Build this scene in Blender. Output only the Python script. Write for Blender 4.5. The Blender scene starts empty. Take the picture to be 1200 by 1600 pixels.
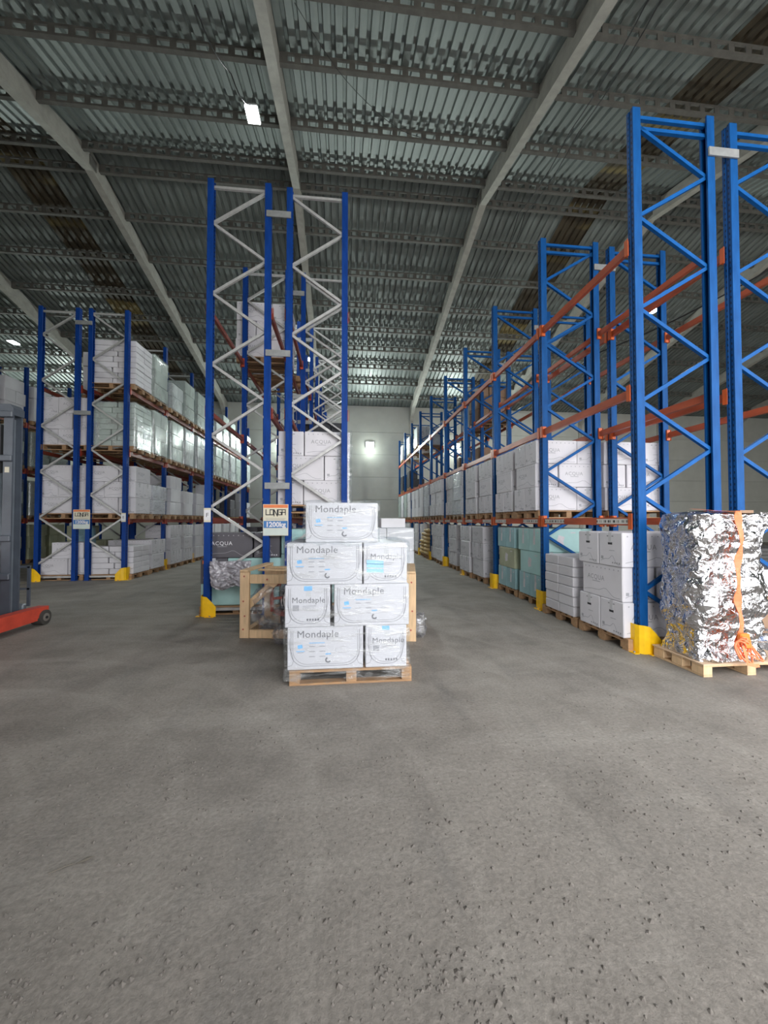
import bpy, math, random
from mathutils import Vector, Matrix, noise
random.seed(7)
S = bpy.context.scene
C = S.collection
PI = math.pi

# ------------------------------------------------------------------ camera
F_PX = 605.97
cam_d = bpy.data.cameras.new('camera')
cam = bpy.data.objects.new('camera', cam_d); C.objects.link(cam)
cam_d.sensor_width = 36.0
cam_d.lens = F_PX / 1600.0 * 36.0
cam_d.clip_start = 0.05; cam_d.clip_end = 300
cam.location = (0, 0, 1.6)
cam.rotation_euler = (PI / 2 + 0.0225, 0, -0.1053)
S.camera = cam

# ------------------------------------------------------------------ light and exposure
S.view_settings.view_transform = 'Standard'
S.view_settings.look = 'None'
S.view_settings.gamma = 1.0
S.view_settings.use_curve_mapping = False
S.view_settings.exposure = 0.12
W = bpy.data.worlds.new('overcast_sky'); S.world = W; W.use_nodes = True
bgn = W.node_tree.nodes['Background']
bgn.inputs[0].default_value = (0.985, 0.985, 1.0, 1)      # even overcast sky
bgn.inputs[1].default_value = 6.1
DOORS = ((-11.0, -6.6, 4.6), (.5, 9.4, 8.2), (11.2, 21.0, 8.2))             # loading doors behind the camera, outer two added for side light: x0, x1, height
YF, YR, YB = -1.45, 12.13, 25.72                        # front wall, ridge, back wall
ZR, SL = 12.55, 0.24                                    # ridge height, roof slope
for D in DOORS:
    pl = bpy.data.lights.new('door_portal', 'AREA'); pl.shape = 'RECTANGLE'
    pl.size = D[1] - D[0]; pl.size_y = D[2]; pl.cycles.is_portal = True
    po = bpy.data.objects.new('door_portal', pl); C.objects.link(po)
    po.location = ((D[0] + D[1]) / 2, YF, D[2] / 2); po.rotation_euler = (PI / 2, 0, 0)
LAMP_W, WALL_W = 150.0, 520.0

# ------------------------------------------------------------------ helpers
def T(o, label, cat, group=None):
    o['label'] = label; o['category'] = cat
    if group: o['group'] = group
    return o

def link(name, data, parent=None, loc=(0, 0, 0), rot=(0, 0, 0)):
    o = bpy.data.objects.new(name, data); C.objects.link(o)
    o.location = loc; o.rotation_euler = rot
    if parent is not None: o.parent = parent
    return o

def put(name, data, parent, w, rot=(0, 0, 0)):
    """child placed at world point w (parents are unrotated empties)"""
    p = parent
    off = Vector((0, 0, 0))
    while p is not None:
        off += Vector(p.location); p = p.parent
    return link(name, data, parent, Vector(w) - off, rot)

def empty(name, loc=(0, 0, 0), rotz=0.0):
    return link(name, None, None, loc, (0, 0, rotz))

class MB:
    def __init__(s): s.v = []; s.f = []; s.m = []
    def add(s, v, f, mi=0):
        n = len(s.v); s.v += [tuple(p) for p in v]; s.f += [tuple(i + n for i in q) for q in f]; s.m += [mi] * len(f)
    def box(s, a, b, mi=0, bev=0.0, M=None):
        x0, y0, z0 = a; x1, y1, z1 = b
        if bev <= 0:
            v = [(x0,y0,z0),(x1,y0,z0),(x1,y1,z0),(x0,y1,z0),(x0,y0,z1),(x1,y0,z1),(x1,y1,z1),(x0,y1,z1)]
            f = [(0,3,2,1),(4,5,6,7),(0,1,5,4),(1,2,6,5),(2,3,7,6),(3,0,4,7)]
        else:
            v = []; idx = {}
            X = (x0, x1); Y = (y0, y1); Z = (z0, z1)
            for i in (0, 1):
                for j in (0, 1):
                    for k in (0, 1):
                        sx, sy, sz = (1, -1)[i] * bev, (1, -1)[j] * bev, (1, -1)[k] * bev
                        idx[i, j, k, 'x'] = len(v); v.append((X[i], Y[j] + sy, Z[k] + sz))
                        idx[i, j, k, 'y'] = len(v); v.append((X[i] + sx, Y[j], Z[k] + sz))
                        idx[i, j, k, 'z'] = len(v); v.append((X[i] + sx, Y[j] + sy, Z[k]))
            g = lambda i, j, k, a: idx[i, j, k, a]
            f = []
            for i in (0, 1):
                q = [g(i,0,0,'x'), g(i,1,0,'x'), g(i,1,1,'x'), g(i,0,1,'x')]; f.append(tuple(q if i else q[::-1]))
                q = [g(0,i,0,'y'), g(1,i,0,'y'), g(1,i,1,'y'), g(0,i,1,'y')]; f.append(tuple(q[::-1] if i else q))
                q = [g(0,0,i,'z'), g(1,0,i,'z'), g(1,1,i,'z'), g(0,1,i,'z')]; f.append(tuple(q if i else q[::-1]))
            for i in (0, 1):
                for j in (0, 1):
                    q = [g(i,j,0,'x'), g(i,j,1,'x'), g(i,j,1,'y'), g(i,j,0,'y')]; f.append(tuple(q if (i + j) % 2 == 0 else q[::-1]))
                    q = [g(i,0,j,'x'), g(i,1,j,'x'), g(i,1,j,'z'), g(i,0,j,'z')]; f.append(tuple(q[::-1] if (i + j) % 2 == 0 else q))
                    q = [g(0,i,j,'y'), g(1,i,j,'y'), g(1,i,j,'z'), g(0,i,j,'z')]; f.append(tuple(q if (i + j) % 2 == 0 else q[::-1]))
                    for k in (0, 1):
                        q = [g(i,j,k,'x'), g(i,j,k,'y'), g(i,j,k,'z')]; f.append(tuple(q if (i + j + k) % 2 else q[::-1]))
        if M is not None: v = [tuple(M @ Vector(p)) for p in v]
        s.add(v, f, mi)
    def tube(s, pts, r, n=8, mi=0, cap=True):
        pts = [Vector(p) for p in pts]; rings = []
        for i, p in enumerate(pts):
            d = (pts[min(i + 1, len(pts) - 1)] - pts[max(i - 1, 0)]).normalized()
            a = d.orthogonal().normalized() if abs(d.z) > .99 else d.cross(Vector((0, 0, 1))).normalized()
            b = d.cross(a).normalized()
            rr = r[i] if isinstance(r, (list, tuple)) else r
            rings.append([p + (a * math.cos(2 * PI * k / n) + b * math.sin(2 * PI * k / n)) * rr for k in range(n)])
        v = [q for ring in rings for q in ring]; f = []
        for i in range(len(pts) - 1):
            for k in range(n):
                f.append((i * n + k, i * n + (k + 1) % n, (i + 1) * n + (k + 1) % n, (i + 1) * n + k))
        if cap: f += [tuple(range(n))[::-1], tuple(range((len(pts) - 1) * n, len(pts) * n))]
        s.add(v, f, mi)
    def prism(s, prof, a, b, axis='y', mi=0):
        """closed 2-D profile extruded along an axis; profile coords are the other two axes in x,y,z order"""
        n = len(prof)
        def P(p, t): return {'x': (t, p[0], p[1]), 'y': (p[0], t, p[1]), 'z': (p[0], p[1], t)}[axis]
        v = [P(p, a) for p in prof] + [P(p, b) for p in prof]
        f = [(i, (i + 1) % n, n + (i + 1) % n, n + i) for i in range(n)] + [tuple(range(n))[::-1], tuple(range(n, 2 * n))]
        s.add(v, f, mi)
    def ribbon(s, pts, w, nrm, mi=0):
        """flat strip along pts, width w, lying in the plane with normal nrm"""
        pts = [Vector(p) for p in pts]; N = Vector(nrm); v = []; f = []
        for i, p in enumerate(pts):
            d = (pts[min(i + 1, len(pts) - 1)] - pts[max(i - 1, 0)]).normalized()
            a = N.cross(d).normalized() * (w / 2); v += [p - a, p + a]
        for i in range(len(pts) - 1): f.append((2 * i, 2 * i + 2, 2 * i + 3, 2 * i + 1))
        s.add(v, f, mi)
    def mesh(s, name, mats, smooth=False):
        m = bpy.data.meshes.new(name); m.from_pydata(s.v, [], s.f)
        for k in (mats if isinstance(mats, (list, tuple)) else [mats]): m.materials.append(k)
        if any(s.m): m.polygons.foreach_set('material_index', s.m)
        if smooth: m.polygons.foreach_set('use_smooth', [True] * len(s.f))
        m.update(); return m

def boxmesh(name, a, b, mat, bev=0.0):
    m = MB(); m.box(a, b, 0, bev); return m.mesh(name, mat)

# ------------------------------------------------------------------ materials
def nt(name):
    m = bpy.data.materials.new(name); m.use_nodes = True
    return m, m.node_tree, m.node_tree.nodes['Principled BSDF']

def node(t, kind, **kw):
    n = t.nodes.new(kind)
    for k, v in kw.items(): setattr(n, k, v)
    return n

def coords(t, scale=(1, 1, 1), kind='Object'):
    c = node(t, 'ShaderNodeTexCoord'); mp = node(t, 'ShaderNodeMapping')
    mp.inputs['Scale'].default_value = scale
    t.links.new(c.outputs[kind], mp.inputs[0]); return mp.outputs[0]

def ntex(t, vec, scale, detail=4, rough=.55):
    n = node(t, 'ShaderNodeTexNoise'); n.inputs['Scale'].default_value = scale
    n.inputs['Detail'].default_value = detail; n.inputs['Roughness'].default_value = rough
    if vec is not None: t.links.new(vec, n.inputs[0])
    return n

def ramp(t, fac, stops):
    r = node(t, 'ShaderNodeValToRGB'); e = r.color_ramp.elements
    while len(e) < len(stops): e.new(.5)
    for q, (p, c) in zip(e, stops):
        q.position = p; q.color = (*c, 1) if len(c) == 3 else c
    t.links.new(fac, r.inputs[0]); return r.outputs[0]

def math_(t, op, a, b=None, clamp=False):
    n = node(t, 'ShaderNodeMath', operation=op, use_clamp=clamp)
    for i, q in enumerate((a, b)):
        if q is None: continue
        if isinstance(q, (int, float)): n.inputs[i].default_value = q
        else: t.links.new(q, n.inputs[i])
    return n.outputs[0]

def mixc(t, fac, a, b, mode='MIX'):
    n = node(t, 'ShaderNodeMix', data_type='RGBA', blend_type=mode)
    for i, q in ((0, fac), (6, a), (7, b)):
        if isinstance(q, (int, float)): n.inputs[i].default_value = q
        elif isinstance(q, tuple): n.inputs[i].default_value = (*q, 1) if len(q) == 3 else q
        else: t.links.new(q, n.inputs[i])
    return n.outputs[2]

def bump(t, p, h, strength=.3, dist=.01):
    b = node(t, 'ShaderNodeBump'); b.inputs['Strength'].default_value = strength; b.inputs['Distance'].default_value = dist
    t.links.new(h, b.inputs['Height']); t.links.new(b.outputs[0], p.inputs['Normal']); return b

def mat(name, col, rough=.6, metal=0.0, var=.12, scale=6.0, bmp=0.0, rnd=0.0, vec=(1, 1, 1), spec=.5):
    m, t, p = nt(name)
    v = coords(t, vec); n = ntex(t, v, scale)
    lo = tuple(max(0, c * (1 - var)) for c in col); hi = tuple(min(1, c * (1 + var)) for c in col)
    c = ramp(t, n.outputs[0], [(.3, lo), (.7, hi)])
    if rnd:
        oi = node(t, 'ShaderNodeObjectInfo')
        k = math_(t, 'MULTIPLY_ADD', oi.outputs['Random'], rnd); t.nodes[-1].inputs[2].default_value = 1 - rnd
        hs = node(t, 'ShaderNodeHueSaturation'); t.links.new(c, hs.inputs['Color']); t.links.new(k, hs.inputs['Value']); c = hs.outputs[0]
    t.links.new(c, p.inputs['Base Color'])
    p.inputs['Roughness'].default_value = rough; p.inputs['Metallic'].default_value = metal
    p.inputs['Specular IOR Level'].default_value = spec
    if bmp: bump(t, p, n.outputs[0], bmp, .01)
    return m

def srgb(r, g, b):
    f = lambda c: (c / 255 / 12.92) if c <= 10 else ((c / 255 + .055) / 1.055) ** 2.4
    return (f(r), f(g), f(b))

M = {}
M['carton'] = mat('white_carton', (.70, .685, .72), .62, var=.05, scale=3, rnd=.10, spec=.35)
M['carton_side'] = mat('pale_carton', (.66, .66, .69), .6, var=.05, scale=3, rnd=.10, spec=.35)
M['mondaple'] = mat('glossy_white_carton', (.62, .61, .645), .5, var=.03, scale=3, rnd=.03)
M['mint'] = mat('mint_carton', (.42, .66, .64), .5, var=.10, scale=2.2, rnd=.12)
M['teal'] = mat('teal_carton', (.33, .53, .56), .5, var=.14, scale=2.2, rnd=.15)
M['olive'] = mat('olive_carton', (.42, .44, .30), .5, var=.2, scale=2.2, rnd=.12)
M['charcoal'] = mat('charcoal_carton', (.105, .10, .115), .5, var=.08, scale=3, rnd=.08)
M['brown'] = mat('brown_cardboard', (.30, .19, .12), .75, var=.1, scale=5, rnd=.15)
M['greenwhite'] = mat('greenish_carton', (.55, .60, .575), .55, var=.08, scale=3, rnd=.12)
M['dark_carton'] = mat('dark_wrapped_carton', (.03, .032, .04), .35, var=.2, scale=4)
M['ink'] = mat('grey_print_ink', (.30, .30, .32), .6, var=.1)
M['ink_light'] = mat('pale_print_ink', (.36, .36, .39), .6, var=.1)
M['ink_mond'] = mat('slate_print_ink', (.18, .18, .20), .5, var=.1)
M['ink_white'] = mat('white_print_ink', (.75, .75, .78), .5, var=.05)
M['ink_dark'] = mat('black_print_ink', (.03, .03, .035), .5, var=.1)
M['ink_blue'] = mat('blue_print_ink', (.20, .48, .80), .5, var=.1)
M['ink_mint'] = mat('pink_print_ink', (.62, .60, .62), .5, var=.1)
M['tape'] = mat('carton_tape', (.60, .60, .62), .25, var=.05)
M['orange_sticker'] = mat('orange_sticker', (.85, .22, .03), .5, var=.05)
M['sign_cream'] = mat('sign_cream', (.70, .66, .52), .5, var=.04)
M['sign_orange'] = mat('sign_orange', (.75, .22, .08), .5, var=.04)
M['sign_blue'] = mat('sign_blue', (.06, .20, .48), .45, var=.05)
M['sign_pale'] = mat('sign_pale', (.62, .70, .66), .5, var=.04)
M['beam'] = mat('orange_beam_paint', (.44, .082, .026), .42, var=.22, scale=8, vec=(1, .3, 1))
M['beam_red'] = mat('red_orange_beam_paint', (.25, .048, .026), .45, var=.22, scale=8, vec=(1, .3, 1))
M['connector'] = mat('orange_connector_paint', (.56, .105, .02), .4, var=.1)
M['connector_red'] = mat('red_connector_paint', (.40, .06, .03), .45, var=.1)
M['brace_blue'] = mat('blue_brace_paint', (.005, .085, .29), .48, var=.15, spec=.15)
M['brace_grey'] = mat('galvanised_brace', (.50, .50, .49), .45, metal=.35, var=.12, scale=14)
M['spacer'] = mat('galvanised_spacer', (.30, .31, .31), .5, metal=.3, var=.15, scale=10)
M['yellow'] = mat('yellow_guard_paint', (.95, .55, .006), .42, var=.10, scale=9)
M['wood'] = mat('pallet_wood', (.42, .25, .13), .75, var=.22, scale=7, bmp=.25, rnd=.25, vec=(1, 6, 6))
M['wood_new'] = mat('fresh_pine', (.66, .46, .27), .65, var=.14, scale=5, bmp=.2, rnd=.15, vec=(6, 6, 1))
M['plywood'] = mat('plywood', (.58, .42, .28), .65, var=.10, scale=4, vec=(1, 5, 1))
M['concrete'] = mat('precast_concrete', (.36, .35, .315), .8, var=.12, scale=5, bmp=.2)
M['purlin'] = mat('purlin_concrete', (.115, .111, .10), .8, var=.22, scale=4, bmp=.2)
M['wallc'] = mat('painted_wall_panel', (.52, .525, .475), .75, var=.06, scale=1.4, rnd=.06)
M['joint'] = mat('wall_backing', (.36, .37, .335), .85, var=.06)
M['truck_grey'] = mat('slate_grey_paint', (.085, .10, .125), .4, var=.12)
M['truck_light'] = mat('pale_grey_steel', (.20, .23, .26), .35, metal=.3, var=.12)
M['truck_red'] = mat('truck_red_paint', (.58, .07, .04), .38, var=.16)
M['rubber'] = mat('dusty_rubber', (.055, .05, .045), .8, var=.25, scale=10)
M['hub'] = mat('dusty_hub', (.20, .18, .16), .6, var=.2, scale=10)
M['black'] = mat('black_plastic', (.02, .02, .022), .5, var=.1)
M['cable'] = mat('black_cable', (.012, .012, .014), .6, var=.1)
M['orange_strap'] = mat('orange_strap', (1.0, .22, .09), .55, var=.12, scale=12)
M['sack'] = mat('yellow_sack', (.62, .44, .20), .6, var=.12, scale=5, bmp=.3, rnd=.2)
M['red_disc'] = mat('dark_red_paint', (.36, .08, .06), .45, var=.15)
M['slab'] = mat('dark_grey_slab', (.035, .035, .035), .6, var=.2)
M['debris'] = mat('dry_dirt_crumbs', (.145, .131, .117), .95, var=.25, scale=30)
M['leaf'] = mat('dry_leaf', (.15, .135, .11), .9, var=.2)
M['yard'] = mat('yard_concrete', (.50, .49, .46), .9, var=.1, scale=.6)

def upright_mat(nm, lo, hi):
    m, t, p = nt(nm)
    c = node(t, 'ShaderNodeTexCoord'); sx = node(t, 'ShaderNodeSeparateXYZ'); t.links.new(c.outputs['Object'], sx.inputs[0])
    z = math_(t, 'FRACT', math_(t, 'MULTIPLY', sx.outputs[2], 1 / .075))
    hz = math_(t, 'LESS_THAN', math_(t, 'ABSOLUTE', math_(t, 'SUBTRACT', z, .5)), .2)
    hy = math_(t, 'LESS_THAN', math_(t, 'ABSOLUTE', math_(t, 'SUBTRACT', math_(t, 'ABSOLUTE', sx.outputs[1]), .026)), .007)
    hole = math_(t, 'MULTIPLY', hz, hy)
    n = ntex(t, coords(t, (3, 3, .7)), 5)
    base = ramp(t, n.outputs[0], [(.3, lo), (.7, hi)])
    t.links.new(mixc(t, hole, base, (.004, .012, .04)), p.inputs['Base Color'])
    p.inputs['Roughness'].default_value = .48; p.inputs['Specular IOR Level'].default_value = .15
    return m
M['upright'] = upright_mat('blue_upright_paint', (.003, .056, .20), (.006, .085, .285))
M['upright_deep'] = upright_mat('deep_blue_upright_paint', (.004, .036, .19), (.007, .052, .27))

def label_mat():
    m, t, p = nt('beam_code_label')
    c = node(t, 'ShaderNodeTexCoord'); sx = node(t, 'ShaderNodeSeparateXYZ'); t.links.new(c.outputs['Object'], sx.inputs[0])
    y = math_(t, 'FRACT', math_(t, 'MULTIPLY', sx.outputs[1], 1 / .085))
    a = math_(t, 'LESS_THAN', math_(t, 'ABSOLUTE', math_(t, 'SUBTRACT', y, .5)), .34)
    b = math_(t, 'LESS_THAN', math_(t, 'ABSOLUTE', sx.outputs[2]), .016)
    w = node(t, 'ShaderNodeTexWhiteNoise'); w.noise_dimensions = '1D'
    t.links.new(math_(t, 'FLOOR', math_(t, 'MULTIPLY', sx.outputs[1], 1 / .008)), w.inputs['W'])
    g = math_(t, 'MULTIPLY', math_(t, 'MULTIPLY', a, b), math_(t, 'GREATER_THAN', w.outputs[0], .45))
    t.links.new(mixc(t, g, (.62, .60, .56), (.05, .05, .05)), p.inputs['Base Color']); p.inputs['Roughness'].default_value = .5
    return m
M['beam_label'] = label_mat()

def floor_mat():
    m, t, p = nt('dusty_concrete_floor')
    v = coords(t)
    a = ntex(t, v, .35, 5, .6); b = ntex(t, v, 1.7, 6, .65); g = ntex(t, v, 42, 4, .7)
    blotch = ntex(t, v, 5, 5, .65)
    vs = coords(t, (.35, 1.6, 1)); vs2 = coords(t, (1.5, .25, 1))
    s1 = ntex(t, vs, 1.3, 5, .6); s2 = ntex(t, vs2, 1.6, 4, .6)
    c = ramp(t, b.outputs[0], [(.30, (.150, .136, .120)), (.5, (.245, .225, .200)), (.70, (.325, .300, .268))])
    c = mixc(t, math_(t, 'MULTIPLY', a.outputs[0], .8), c, ramp(t, a.outputs[0], [(.3, (.185, .174, .159)), (.7, (.315, .29, .256))]))
    f1 = ramp(t, s1.outputs[0], [(.52, (0, 0, 0)), (.68, (1, 1, 1))]); f2 = ramp(t, s2.outputs[0], [(.55, (0, 0, 0)), (.7, (1, 1, 1))])
    c = mixc(t, math_(t, 'MULTIPLY', f1, .45), c, (.34, .32, .288))
    c = mixc(t, math_(t, 'MULTIPLY', f2, .50), c, (.165, .159, .15))
    # curved tyre scuffs
    wv = node(t, 'ShaderNodeTexWave', wave_type='RINGS', rings_direction='Z'); wv.inputs['Scale'].default_value = .42
    wv.inputs['Distortion'].default_value = 3.5; wv.inputs['Detail'].default_value = 3; wv.inputs['Detail Scale'].default_value = .7
    mp = node(t, 'ShaderNodeMapping'); mp.inputs['Location'].default_value = (3.5, -1.5, 0); t.links.new(v, mp.inputs[0]); t.links.new(mp.outputs[0], wv.inputs[0])
    fw = ramp(t, wv.outputs[0], [(.95, (0, 0, 0)), (.995, (1, 1, 1))])
    c = mixc(t, math_(t, 'MULTIPLY', math_(t, 'MULTIPLY', fw, s1.outputs[0]), .34), c, (.36, .338, .302))
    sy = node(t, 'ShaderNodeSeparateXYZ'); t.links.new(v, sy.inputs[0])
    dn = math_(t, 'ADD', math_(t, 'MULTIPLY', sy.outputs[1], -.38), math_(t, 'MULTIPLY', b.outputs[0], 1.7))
    c = mixc(t, math_(t, 'MULTIPLY', ramp(t, dn, [(.0, (0, 0, 0)), (.95, (1, 1, 1))]), .88), c, ramp(t, blotch.outputs[0], [(.35, (.122, .108, .094)), (.65, (.180, .161, .141))]))  # floor painted darker towards the door to offset its light, in brown dirt tones
    gr = ramp(t, g.outputs[0], [(.35, (.80, .80, .80)), (.65, (1.12, 1.12, 1.12))])
    c = mixc(t, 1.0, c, gr, 'MULTIPLY')
    t.links.new(c, p.inputs['Base Color']); p.inputs['Roughness'].default_value = .72; p.inputs['Specular IOR Level'].default_value = .28
    mu = ntex(t, v, 14, 3, .6)
    h = math_(t, 'ADD', math_(t, 'MULTIPLY', g.outputs[0], .45), math_(t, 'MULTIPLY', blotch.outputs[0], 1.6))
    bump(t, p, h, .40, .018)
    return m
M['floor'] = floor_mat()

def sheet_mat():
    m, t, p = nt('galvanised_roof_sheet')
    v = coords(t, (2.4, .22, 1), 'Object'); n = ntex(t, v, 2.2, 5, .6); n2 = ntex(t, coords(t), .5, 4, .6)
    c = ramp(t, n.outputs[0], [(.3, (.165, .187, .180)), (.7, (.285, .317, .304))])
    c = mixc(t, math_(t, 'MULTIPLY', n2.outputs[0], .5), c, (.155, .172, .165))
    oi = node(t, 'ShaderNodeObjectInfo'); hs = node(t, 'ShaderNodeHueSaturation')
    k = math_(t, 'MULTIPLY_ADD', oi.outputs['Random'], .28); t.nodes[-1].inputs[2].default_value = .84
    t.links.new(c, hs.inputs['Color']); t.links.new(k, hs.inputs['Value'])
    t.links.new(hs.outputs[0], p.inputs['Base Color']); p.inputs['Metallic'].default_value = .25
    t.links.new(ramp(t, n.outputs[0], [(.3, (.46, .46, .46)), (.7, (.62, .62, .62))]), p.inputs['Roughness'])
    return m
M['sheet'] = sheet_mat()

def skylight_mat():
    m, t, p = nt('dirty_fibreglass_painted_sun')
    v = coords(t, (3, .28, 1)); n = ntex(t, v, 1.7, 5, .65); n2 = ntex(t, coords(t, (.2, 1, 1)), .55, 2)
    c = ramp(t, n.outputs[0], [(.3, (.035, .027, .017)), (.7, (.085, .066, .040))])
    c = mixc(t, ramp(t, n2.outputs[0], [(.56, (0, 0, 0)), (.60, (1, 1, 1))]), c, (.20, .155, .06))  # yellow stretches: sunlight coming through, painted into the base colour
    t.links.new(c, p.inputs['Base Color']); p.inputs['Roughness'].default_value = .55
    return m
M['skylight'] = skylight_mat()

def film_mat(name, base=.10, streak=.55, vec=(1, 1, 6), tint=(.93, .95, .96), scale=3.0, rot=.12):
    m, t, p = nt(name); t.nodes.remove(p)
    out = [n for n in t.nodes if n.type == 'OUTPUT_MATERIAL'][0]
    c = node(t, 'ShaderNodeTexCoord'); mp = node(t, 'ShaderNodeMapping'); mp.inputs['Scale'].default_value = vec
    mp.inputs['Rotation'].default_value = (0, rot, 0); t.links.new(c.outputs['Object'], mp.inputs[0])
    n = ntex(t, mp.outputs[0], scale, 5, .6); n.inputs['Distortion'].default_value = .6
    n2 = ntex(t, mp.outputs[0], scale * 3.1, 3, .6)
    f = ramp(t, n.outputs[0], [(.50, (0, 0, 0)), (.72, (1, 1, 1))])
    fac = math_(t, 'MULTIPLY_ADD', f, streak); t.nodes[-1].inputs[2].default_value = base
    tr = node(t, 'ShaderNodeBsdfTransparent'); tr.inputs[0].default_value = (*tint, 1)
    gl = node(t, 'ShaderNodeBsdfGlossy'); gl.inputs['Roughness'].default_value = .16; gl.inputs[0].default_value = (.95, .97, .97, 1)
    df = node(t, 'ShaderNodeBsdfDiffuse'); df.inputs[0].default_value = (.82, .84, .84, 1)
    bm = node(t, 'ShaderNodeBump'); bm.inputs['Strength'].default_value = .8; bm.inputs['Distance'].default_value = .02
    t.links.new(math_(t, 'ADD', n.outputs[0], math_(t, 'MULTIPLY', n2.outputs[0], .5)), bm.inputs['Height']); t.links.new(bm.outputs[0], gl.inputs['Normal'])
    mx = node(t, 'ShaderNodeMixShader'); mx.inputs[0].default_value = .45
    t.links.new(gl.outputs[0], mx.inputs[1]); t.links.new(df.outputs[0], mx.inputs[2])
    m2 = node(t, 'ShaderNodeMixShader'); t.links.new(fac, m2.inputs[0]); t.links.new(tr.outputs[0], m2.inputs[1]); t.links.new(mx.outputs[0], m2.inputs[2])
    t.links.new(m2.outputs[0], out.inputs[0])
    return m
M['film'] = film_mat('clear_stretch_film', .04, .42)
M['film_green'] = film_mat('greenish_stretch_film', .16, .55, (1, 1, .5), (.93, .96, .945), 4.0)
M['film_bag'] = film_mat('crumpled_plastic_bag', .10, .5, (1, 1, 1), (.85, .85, .88), 9.0)

def foil_mat():
    m, t, p = nt('crumpled_silver_foil')
    v = coords(t)
    vo = node(t, 'ShaderNodeTexVoronoi', feature='F1'); vo.inputs['Scale'].default_value = 9; t.links.new(v, vo.inputs[0])
    n = ntex(t, v, 7, 3, .55); n.inputs['Distortion'].default_value = 1.6
    h = math_(t, 'ADD', math_(t, 'MULTIPLY', vo.outputs['Distance'], .8), n.outputs[0])
    bump(t, p, h, 1.0, .045)
    p.inputs['Base Color'].default_value = (.62, .62, .64, 1); p.inputs['Metallic'].default_value = 1.0; p.inputs['Roughness'].default_value = .12
    return m
M['foil'] = foil_mat()

def emit(name, col, s):
    m, t, p = nt(name)
    p.inputs['Base Color'].default_value = (.8, .8, .8, 1)
    p.inputs['Emission Color'].default_value = (*col, 1); p.inputs['Emission Strength'].default_value = s
    return m
M['lamp'] = emit('led_lens', (.92, 1.0, .97), 40)
M['lamp_body'] = mat('lamp_housing', (.30, .31, .32), .4, metal=.5)

# ------------------------------------------------------------------ lettering (built-in font turned into mesh)
def text_mesh(txt, size, mat_, space=1.0, off=0.0, bold=0.0, shear=0.0, align='LEFT'):
    cu = bpy.data.curves.new('lettering', 'FONT'); cu.body = txt; cu.size = size; cu.space_character = space
    cu.offset = bold; cu.shear = shear; cu.align_x = align; cu.resolution_u = 3; cu.fill_mode = 'FRONT'
    o = bpy.data.objects.new('lettering', cu); C.objects.link(o)
    dg = bpy.context.evaluated_depsgraph_get()
    me = bpy.data.meshes.new_from_object(o.evaluated_get(dg))
    bpy.data.objects.remove(o); bpy.data.curves.remove(cu)
    return me

def text_into(mb, txt, size, M4, mi=0, **kw):
    me = text_mesh(txt, size, None, **kw)
    mb.add([M4 @ v.co for v in me.vertices], [tuple(p.vertices) for p in me.polygons], mi)
    bpy.data.meshes.remove(me)

def face_matrix(origin, right, up):
    r = Vector(right).normalized(); u = Vector(up).normalized(); n = r.cross(u)
    return Matrix(((r.x, u.x, n.x, origin[0]), (r.y, u.y, n.y, origin[1]), (r.z, u.z, n.z, origin[2]), (0, 0, 0, 1)))

# ================================================================== STRUCTURE
def struct(o): o['kind'] = 'structure'; return o
X0, X1 = -24.0, 34.0
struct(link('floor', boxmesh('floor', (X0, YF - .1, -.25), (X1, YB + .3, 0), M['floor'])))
struct(link('ground_outside', boxmesh('ground_outside', (-45, -40, -.3), (55, YF - .1, -.02), M['yard'])))
wz = lambda y: ZR - SL * abs(y - YR)
# back wall: backing + precast panels with recessed joints
wb = struct(empty('wall_back', (0, YB, 0)))
EZ = wz(YB)
put('wall_backing', boxmesh('wall_backing', (X0, .03, 0), (X1, .25, EZ - .02), M['joint']), wb, (0, YB, 0))
RX = [-1.48 + 6.04 * i for i in range(-4, 7)]
zs = [0, 1.5, 3.0, 4.5, 6.0, 7.5, EZ - .035]
for j in range(6):
    pm = boxmesh('wall_panel', (.012, 0, zs[j] + .008), (6.028, .05, zs[j + 1] - (.008 if j < 5 else 0)), M['wallc'], .006)
    for x in RX[:-1]:
        put('wall_panel', pm, wb, (x, YB, 0))
struct(link('wall_left', boxmesh('wall_left', (X0 - .2, YF, 0), (X0, YB, 9.0), M['wallc'])))
struct(link('wall_right', boxmesh('wall_right', (X1, YF, 0), (X1 + .2, YB, 9.0), M['wallc'])))
for nm, sx in (('wall_gable_left', X0 - .2), ('wall_gable_right', X1)):
    g = MB(); g.prism([(YF, 9.0), (YB, 9.0), (YB, EZ), (YR, ZR), (YF, EZ)], sx, sx + .2, 'x'); struct(link(nm, g.mesh(nm, M['wallc'])))
fw = MB()
xs_ = [X0] + [q for D in DOORS for q in D[:2]] + [X1]
for a_, b_ in zip(xs_[::2], xs_[1::2]): fw.box((a_, YF - .2, 0), (b_, YF, EZ - .04))
for D in DOORS: fw.box((D[0], YF - .2, D[2]), (D[1], YF, EZ - .04))
struct(link('wall_front', fw.mesh('wall_front', M['wallc'])))

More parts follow.
